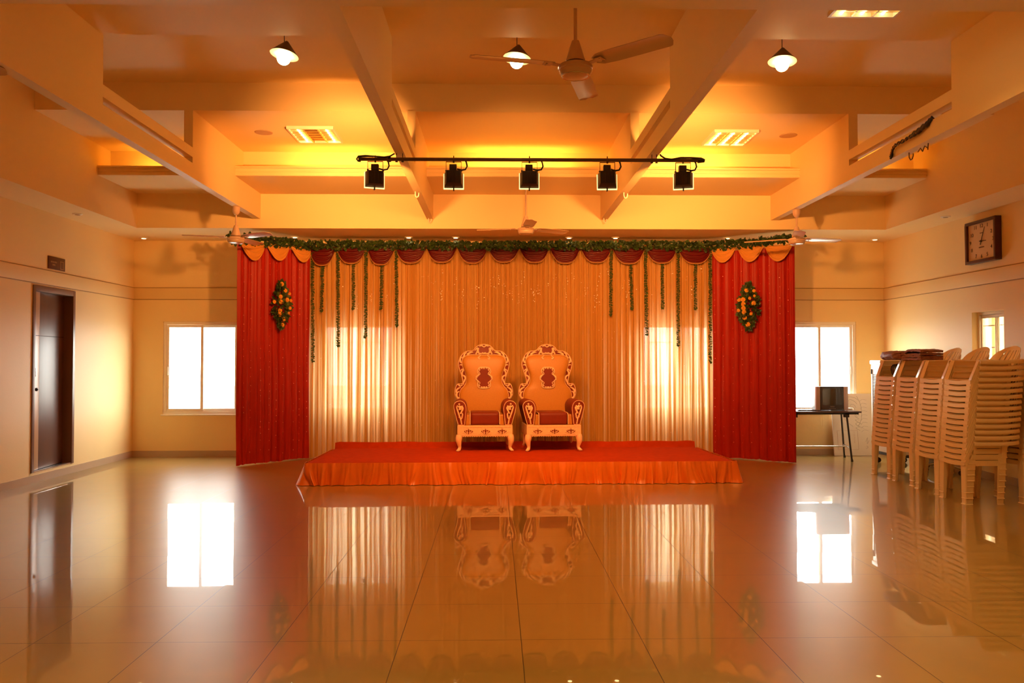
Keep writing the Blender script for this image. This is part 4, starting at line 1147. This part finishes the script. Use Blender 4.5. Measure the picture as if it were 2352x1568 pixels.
# ------------------------------------------------------------------ air cooler behind the stacks
cx0, cx1, cy0, cy1, cz0, cz1 = 5.125, 5.60, 10.42, 11.16, .17, 1.39
t = thing('air_cooler', 'tall white air cooler on castors behind the stacked chairs', 'air cooler', ((cx0 + cx1) / 2, (cy0 + cy1) / 2, 0))
MB().box(cx0 + .012, cx1, cy0 + .012, cy1 - .012, cz0, cz1 - .05).build('body', M['coolerw'], t, bevel=.02)
MB().box(cx0, cx1 + .005, cy0, cy1, cz1 - .06, cz1).build('lid', M['coolerw'], t, bevel=.018)
MB().box(cx0 + .004, cx0 + .012, cy0 + .10, cy1 - .09, .50, 1.20).build('grille_backing', M['grille'], t, smooth=0)
mb = MB()
for k in range(34): mb.bar((cx0 + .003, cy0 + .10, .505 + k * .0205), (cx0 + .003, cy1 - .09, .505 + k * .0205), .006, .006)
for k in range(5): mb.bar((cx0, cy0 + .10 + k * .1375, .50), (cx0, cy0 + .10 + k * .1375, 1.20), .008, .010)
mb.build('grille', M['coolerw'], t, smooth=0)
MB().box(cx0 - .003, cx0 + .012, cy1 - .055, cy1 - .045, 1.20, 1.27).build('handle_slot', M['grille'], t, smooth=0)
MB().box(cx0 + .02, cx1 - .02, cy0 + .02, cy1 - .02, .135, .175).build('base_tray', M['grille'], t, bevel=.01)
for x in (cx0 + .06, cx1 - .06):
    for y in (cy0 + .08, cy1 - .08):
        c = MB().tube([(x, y, .14), (x, y, .085)], .010, 8).bar((x, y, .088), (x + .012, y, .04), .036, .006).build('castor', M['grille'], t)
        MB().lathe([(.012, -.014), (.034, -.014), (.036, -.008), (.036, .008), (.034, .014), (.012, .014)], (x + .012, y, .037), 18, Matrix.Rotation(PI / 2, 4, 'X')).build('wheel', M['black'], c)
# swivel stool base glimpsed under the stacks
t = thing('castor_base', 'dark five-armed castor base glimpsed on the floor under the stacked chairs', 'chair base', (5.42, 9.95, 0))
for k in range(5):
    a = 2 * PI * k / 5 + .5; dx, dy = math.cos(a), math.sin(a)
    q = Vector((5.42 + dx * .24, 9.95 + dy * .24, .0))
    am = MB().tube([(5.42, 9.95, .135), (5.42 + dx * .12, 9.95 + dy * .12, .115), (q.x, q.y, .085)], [.022, .017, .013], 8).build('arm', M['chrome'], t)
    MB().lathe([(.008, -.018), (.030, -.018), (.032, 0), (.030, .018), (.008, .018)], (q.x, q.y, .033), 16, Matrix.Rotation(PI / 2, 4, 'X') @ Matrix.Rotation(a, 4, 'Y')).tube([(q.x, q.y, .088), (q.x, q.y, .05)], .007, 6).build('wheel', M['black'], am)
MB().tube([(5.42, 9.95, .11), (5.42, 9.95, .30)], [.030, .024], 12).lathe([(.001, .0), (.16, .0), (.18, .015), (.18, .04), (.15, .055), (.001, .06)], (5.42, 9.95, .29), 24).build('column', M['black'], t)

# ------------------------------------------------------------------ table, television, board
t = thing('folding_table', 'narrow dark-topped table on black trestle legs under the right window', 'table', (4.55, 11.45, 0))
TZ = .690
MB().box(4.05, 5.015, 11.17, 11.72, TZ - .022, TZ).build('table_top', M['tabletop'], t, bevel=.004)
MB().box(4.07, 4.99, 11.20, 11.225, TZ - .045, TZ - .022).box(4.07, 4.99, 11.665, 11.69, TZ - .045, TZ - .022).build('under_rail', M['black'], t, smooth=0)
for xa, xb, sx in ((4.83, 4.885, 1), (4.115, 4.045, -1)):
    for ya, yb_, dx in ((11.22, 11.19, 0), (11.66, 11.69, .11 if sx > 0 else 0)):
        MB().tube([(xa + dx, ya, TZ - .04), (xb + dx, yb_, .006)], .0125, 10).tube([(xb + dx, yb_, .03), (xb + dx + .002 * sx, yb_, .0)], .016, 10).build('leg', M['black'], t)
    zc = .185; k = (TZ - .05 - zc) / (TZ - .05); xc = xa + (xb - xa) * k
    MB().tube([(xc, 11.20, zc), (xc + (.11 if sx > 0 else 0), 11.68, zc)], .010, 8).build('stretcher', M['chrome'], t)
    MB().box(xa - .035, xa + .030, 11.20, 11.25, TZ - .085, TZ - .022).build('leg_bracket', M['black'], t, bevel=.003)
MB().tube([(4.07, 11.44, .185), (4.925, 11.44, .185)], .010, 8).build('stretcher', M['chrome'], t)

# picture-tube television
tx0, tx1, ty, tz0, tz1 = 4.455, 4.905, 11.33, TZ, TZ + .335
t = thing('television', 'old picture-tube television standing on the narrow table', 'television', ((tx0 + tx1) / 2, ty + .2, TZ))
MB().prism([(tx0 + .012, 0), (tx1 - .012, 0), (tx1 - .02, .10), (tx1 - .07, .33), (tx0 + .07, .33), (tx0 + .02, .10)], tz0 + .012, tz1 - .010, lambda u, v, d: (u, ty + .03 + v, d)).build('back_casing', M['tvbody'], t, bevel=.012)
MB().box(tx0 + .058, tx1 - .066, ty, ty + .05, tz0 + .006, tz1).build('front_casing', M['tvbody'], t, bevel=.006)
for a, b in ((tx0, tx0 + .057), (tx1 - .065, tx1)):
    sp = MB().box(a, b, ty + .004, ty + .06, tz0 + .006, tz1 - .002).build('side_speaker', M['tvside'], t, bevel=.006)
sx0, sx1, sz0, sz1 = tx0 + .085, tx1 - .085, tz0 + .075, tz1 - .028
def crt(u, v):
    a, b = 2 * u - 1, 2 * v - 1
    f = .006 + .008 * (a * a + b * b) * .5
    ex = 1 - .03 * b * b; ez = 1 - .03 * a * a
    return ((sx0 + sx1) / 2 + a * (sx1 - sx0) / 2 * ex, ty - .010 + f, (sz0 + sz1) / 2 + b * (sz1 - sz0) / 2 * ez)
MB().grid(crt, 16, 12).build('screen', M['crt'], t, solid=.006, smooth=180)
mb = MB().box((tx0 + tx1) / 2 - .028, (tx0 + tx1) / 2 + .028, ty - .003, ty, tz0 + .050, tz0 + .056)
for k in range(6): mb.box((tx0 + tx1) / 2 - .045 + k * .016, (tx0 + tx1) / 2 - .035 + k * .016, ty - .003, ty, tz0 + .024, tz0 + .031)
mb.build('front_buttons', M['tvside'], t, smooth=0)
MB().lathe([(.007, 0), (.006, .005), (.001, .006)], (tx1 - .085, ty, tz0 + .024), 12, Matrix.Rotation(PI / 2, 4, 'X')).build('power_button', M['chrome'], t)
MB().box(tx0 + .03, tx0 + .06, ty + .05, ty + .25, tz0, tz0 + .013).box(tx1 - .06, tx1 - .03, ty + .05, ty + .25, tz0, tz0 + .013).build('foot', M['tvbody'], t, smooth=0)
# remote controls and a small adapter on the table
for x, y, a, lb in ((4.235, 11.26, .15, 'black remote control lying at the left end of the table'), (4.36, 11.25, -.1, 'black remote control lying close to the television')):
    t = thing('remote_control', lb, 'remote control', (x, y, TZ), a, 'remote controls on the table')
    MB().box(-.07, .07, -.022, .022, 0, .018).build('casing', M['tvbody'], t, world=False, bevel=.006)
    mb = MB()
    for i in range(6):
        for j in range(3): mb.box(-.055 + i * .016, -.046 + i * .016, -.015 + j * .011, -.008 + j * .011, .018, .0195)
    mb.build('keypad', M['tvside'], t, world=False, smooth=0)
t = thing('power_adapter', 'small white adapter with coiled cable at the right end of the table', 'adapter', (4.965, 11.44, TZ))
MB().box(4.925, 4.985, 11.40, 11.46, TZ, TZ + .032).build('casing', M['coolerw'], t, bevel=.006)
MB().tube([(4.985 + .014 * math.cos(k * .7) - .01, 11.38 + .024 * math.sin(k * .7), TZ + .005 + k * .0011) for k in range(26)], .004, 6).tube([(4.94, 11.40, TZ + .010), (4.92, 11.36, TZ + .005), (4.90, 11.38, TZ + .005), (4.91, 11.43, TZ + .006), (4.93, 11.47, TZ + .006)], .004, 6).build('coiled_cable', M['coolerw'], t, smooth=60)

# pale board leaning on the wall
t = thing('pale_board', 'large pale board with faint line drawing leaning under the right window', 'board', (5.20, 11.95, 0))
bt = lambda u, v, d: (4.925 + u, 11.872 + .125 * v / .9 - d, .003 + v)
BWd, BH_ = .60, .895
MB().prism([(0, 0), (BWd, 0), (BWd, BH_), (0, BH_)], -.012, .012, bt).build('panel', M['board'], t, smooth=0)
def ink(mb, pts, r):
    mb.tube([Vector(bt(u, v, .0125)) for u, v in pts], r, 4, flat=1)
mb = MB()
for k in range(9):                                    # feathery strokes fanning from a stem
    v0 = .86 - k * .055
    ink(mb, spline([(.40 - .02 * k * (k < 4), v0 - .06), (.34, v0 - .02), (.26 + .018 * k, v0 + (.005 if k % 2 else -.01)), (.22 + .03 * k, v0 - .03)], 5), .0022)
    ink(mb, spline([(.42, v0 - .08), (.46, v0 - .05), (.52, v0 - .06)], 4), .0018)
ink(mb, spline([(.38, .86), (.43, .74), (.44, .60), (.41, .48), (.37, .42)], 6), .0025)
ink(mb, spline([(.16, .60), (.20, .50), (.30, .42)], 5), .0018)
ink(mb, spline([(.47, .20), (.50, .26), (.49, .17), (.52, .22)], 5), .0022)
ink(mb, spline([(.48, .14), (.50, .12), (.47, .10)], 5), .0022)
mb.build('line_drawing', M['ink'], t, smooth=0)
mb = MB()
for pts in (((.06, .36), (.36, .36)), ((.36, .36), (.36, .09)), ((.06, .09), (.36, .09)), ((.06, .36), (.06, .09))): ink(mb, pts, .0016)
for u in (.135, .15):                                  # column of small upright characters
    for k in range(8): ink(mb, ((u, .33 - k * .026), (u + rc.uniform(.006, .012), .325 - k * .026), (u + .002, .314 - k * .026)), .002)
for k in range(7): ink(mb, ((.30 + .008 * (k % 2), .34 - k * .024), (.318, .336 - k * .024), (.30, .325 - k * .024)), .002)
mb.build('faint_lettering', M['inkred'], t, smooth=0)

# ------------------------------------------------------------------ light
def area(name, loc, rot, sx, sy, power, col, spread=PI):
    l = bpy.data.lights.new(name, 'AREA'); l.shape = 'RECTANGLE'; l.size = sx; l.size_y = sy; l.energy = power; l.color = col; l.spread = spread
    o = bpy.data.objects.new(name, l); COL.objects.link(o); o.location = loc; o.rotation_euler = rot
    return o
HAL = (1, .395, .10)
for (x, yaw, tilt), pw in zip(FLOODS, (48, 32, 29, 32, 48)):
    y = math.radians(yaw)
    area('flood_beam', (x + .062 * math.sin(y), BY + .064 * math.cos(y), 3.030), (math.radians(90 + tilt + 0), 0, -y), .15, .12, pw, HAL, math.radians(84 if tilt > 0 else (92 if tilt < -20 else 120)))
COVE = (1, .56, .085)
for (a, b), (c, ln, pw) in zip(bays, ((-3.85, 1.0, 3.6), (-1.95, 1.1, 4.2), (.30, 1.3, 7.5), (2.35, 1.0, 4.2), (4.45, .7, 2.7))):
    area('cove_lamp', (c, 9.90, 3.660), (math.radians(180 - 55), 0, 0), ln, .05, pw, COVE)
FLU = (1, .60, .20)
for x, y, pw in ((-2.03, 9.28, 5), (2.69, 9.33, 7), (2.71, 5.70, 26), (-2.03, 1.9, 42), (2.70, 1.9, 46), (.30, -.4, 40)):  # those near the camera have no louvre fitting: unseen lamps added for fill
    area('louvre_and_fill_lamp', (x, y, 3.915), (0, 0, 0), .44, .5, pw, FLU, math.radians(112))
def portal(loc, rot, sx, sy):
    o = area('window_daylight', loc, rot, sx, sy, 1, (1, 1, 1)); o.data.cycles.is_portal = True
for a, b in WIN: portal(((a + b) / 2, YB + .09, (WZ0 + WZ1) / 2), (math.radians(-90), 0, 0), b - a, WZ1 - WZ0)
portal((XR + .185, (SY0 + SY1) / 2, (WZ0 + WZ1) / 2), (math.radians(90), 0, math.radians(90)), SY1 - SY0, WZ1 - WZ0)
w = bpy.data.worlds.new('daylight'); scene.world = w; w.use_nodes = True
bg = w.node_tree.nodes['Background']; bg.inputs[0].default_value = (1, .965, .90, 1); bg.inputs[1].default_value = 23

# ------------------------------------------------------------------ camera
cam = bpy.data.cameras.new('camera'); co = bpy.data.objects.new('camera', cam); COL.objects.link(co)
cam.sensor_width = 36; cam.sensor_fit = 'HORIZONTAL'; cam.lens = 1886.118 / 2352 * 36; cam.clip_start = .05
co.matrix_world = Matrix.Translation((0, 0, 1.38846)) @ Matrix.Rotation(-.02024, 4, 'Z') @ Matrix.Rotation(PI / 2 + .02317, 4, 'X') @ Matrix.Rotation(-.00068, 4, 'Z')
scene.camera = co
vs_ = scene.view_settings
vs_.view_transform = 'Standard'; vs_.look = 'None'; vs_.exposure = 0; vs_.gamma = 1; vs_.use_curve_mapping = False
scene.cycles.max_bounces = 14; scene.cycles.diffuse_bounces = 8; scene.cycles.transparent_max_bounces = 12
scene.cycles.sample_clamp_indirect = 8
scene.cycles.use_denoising = True
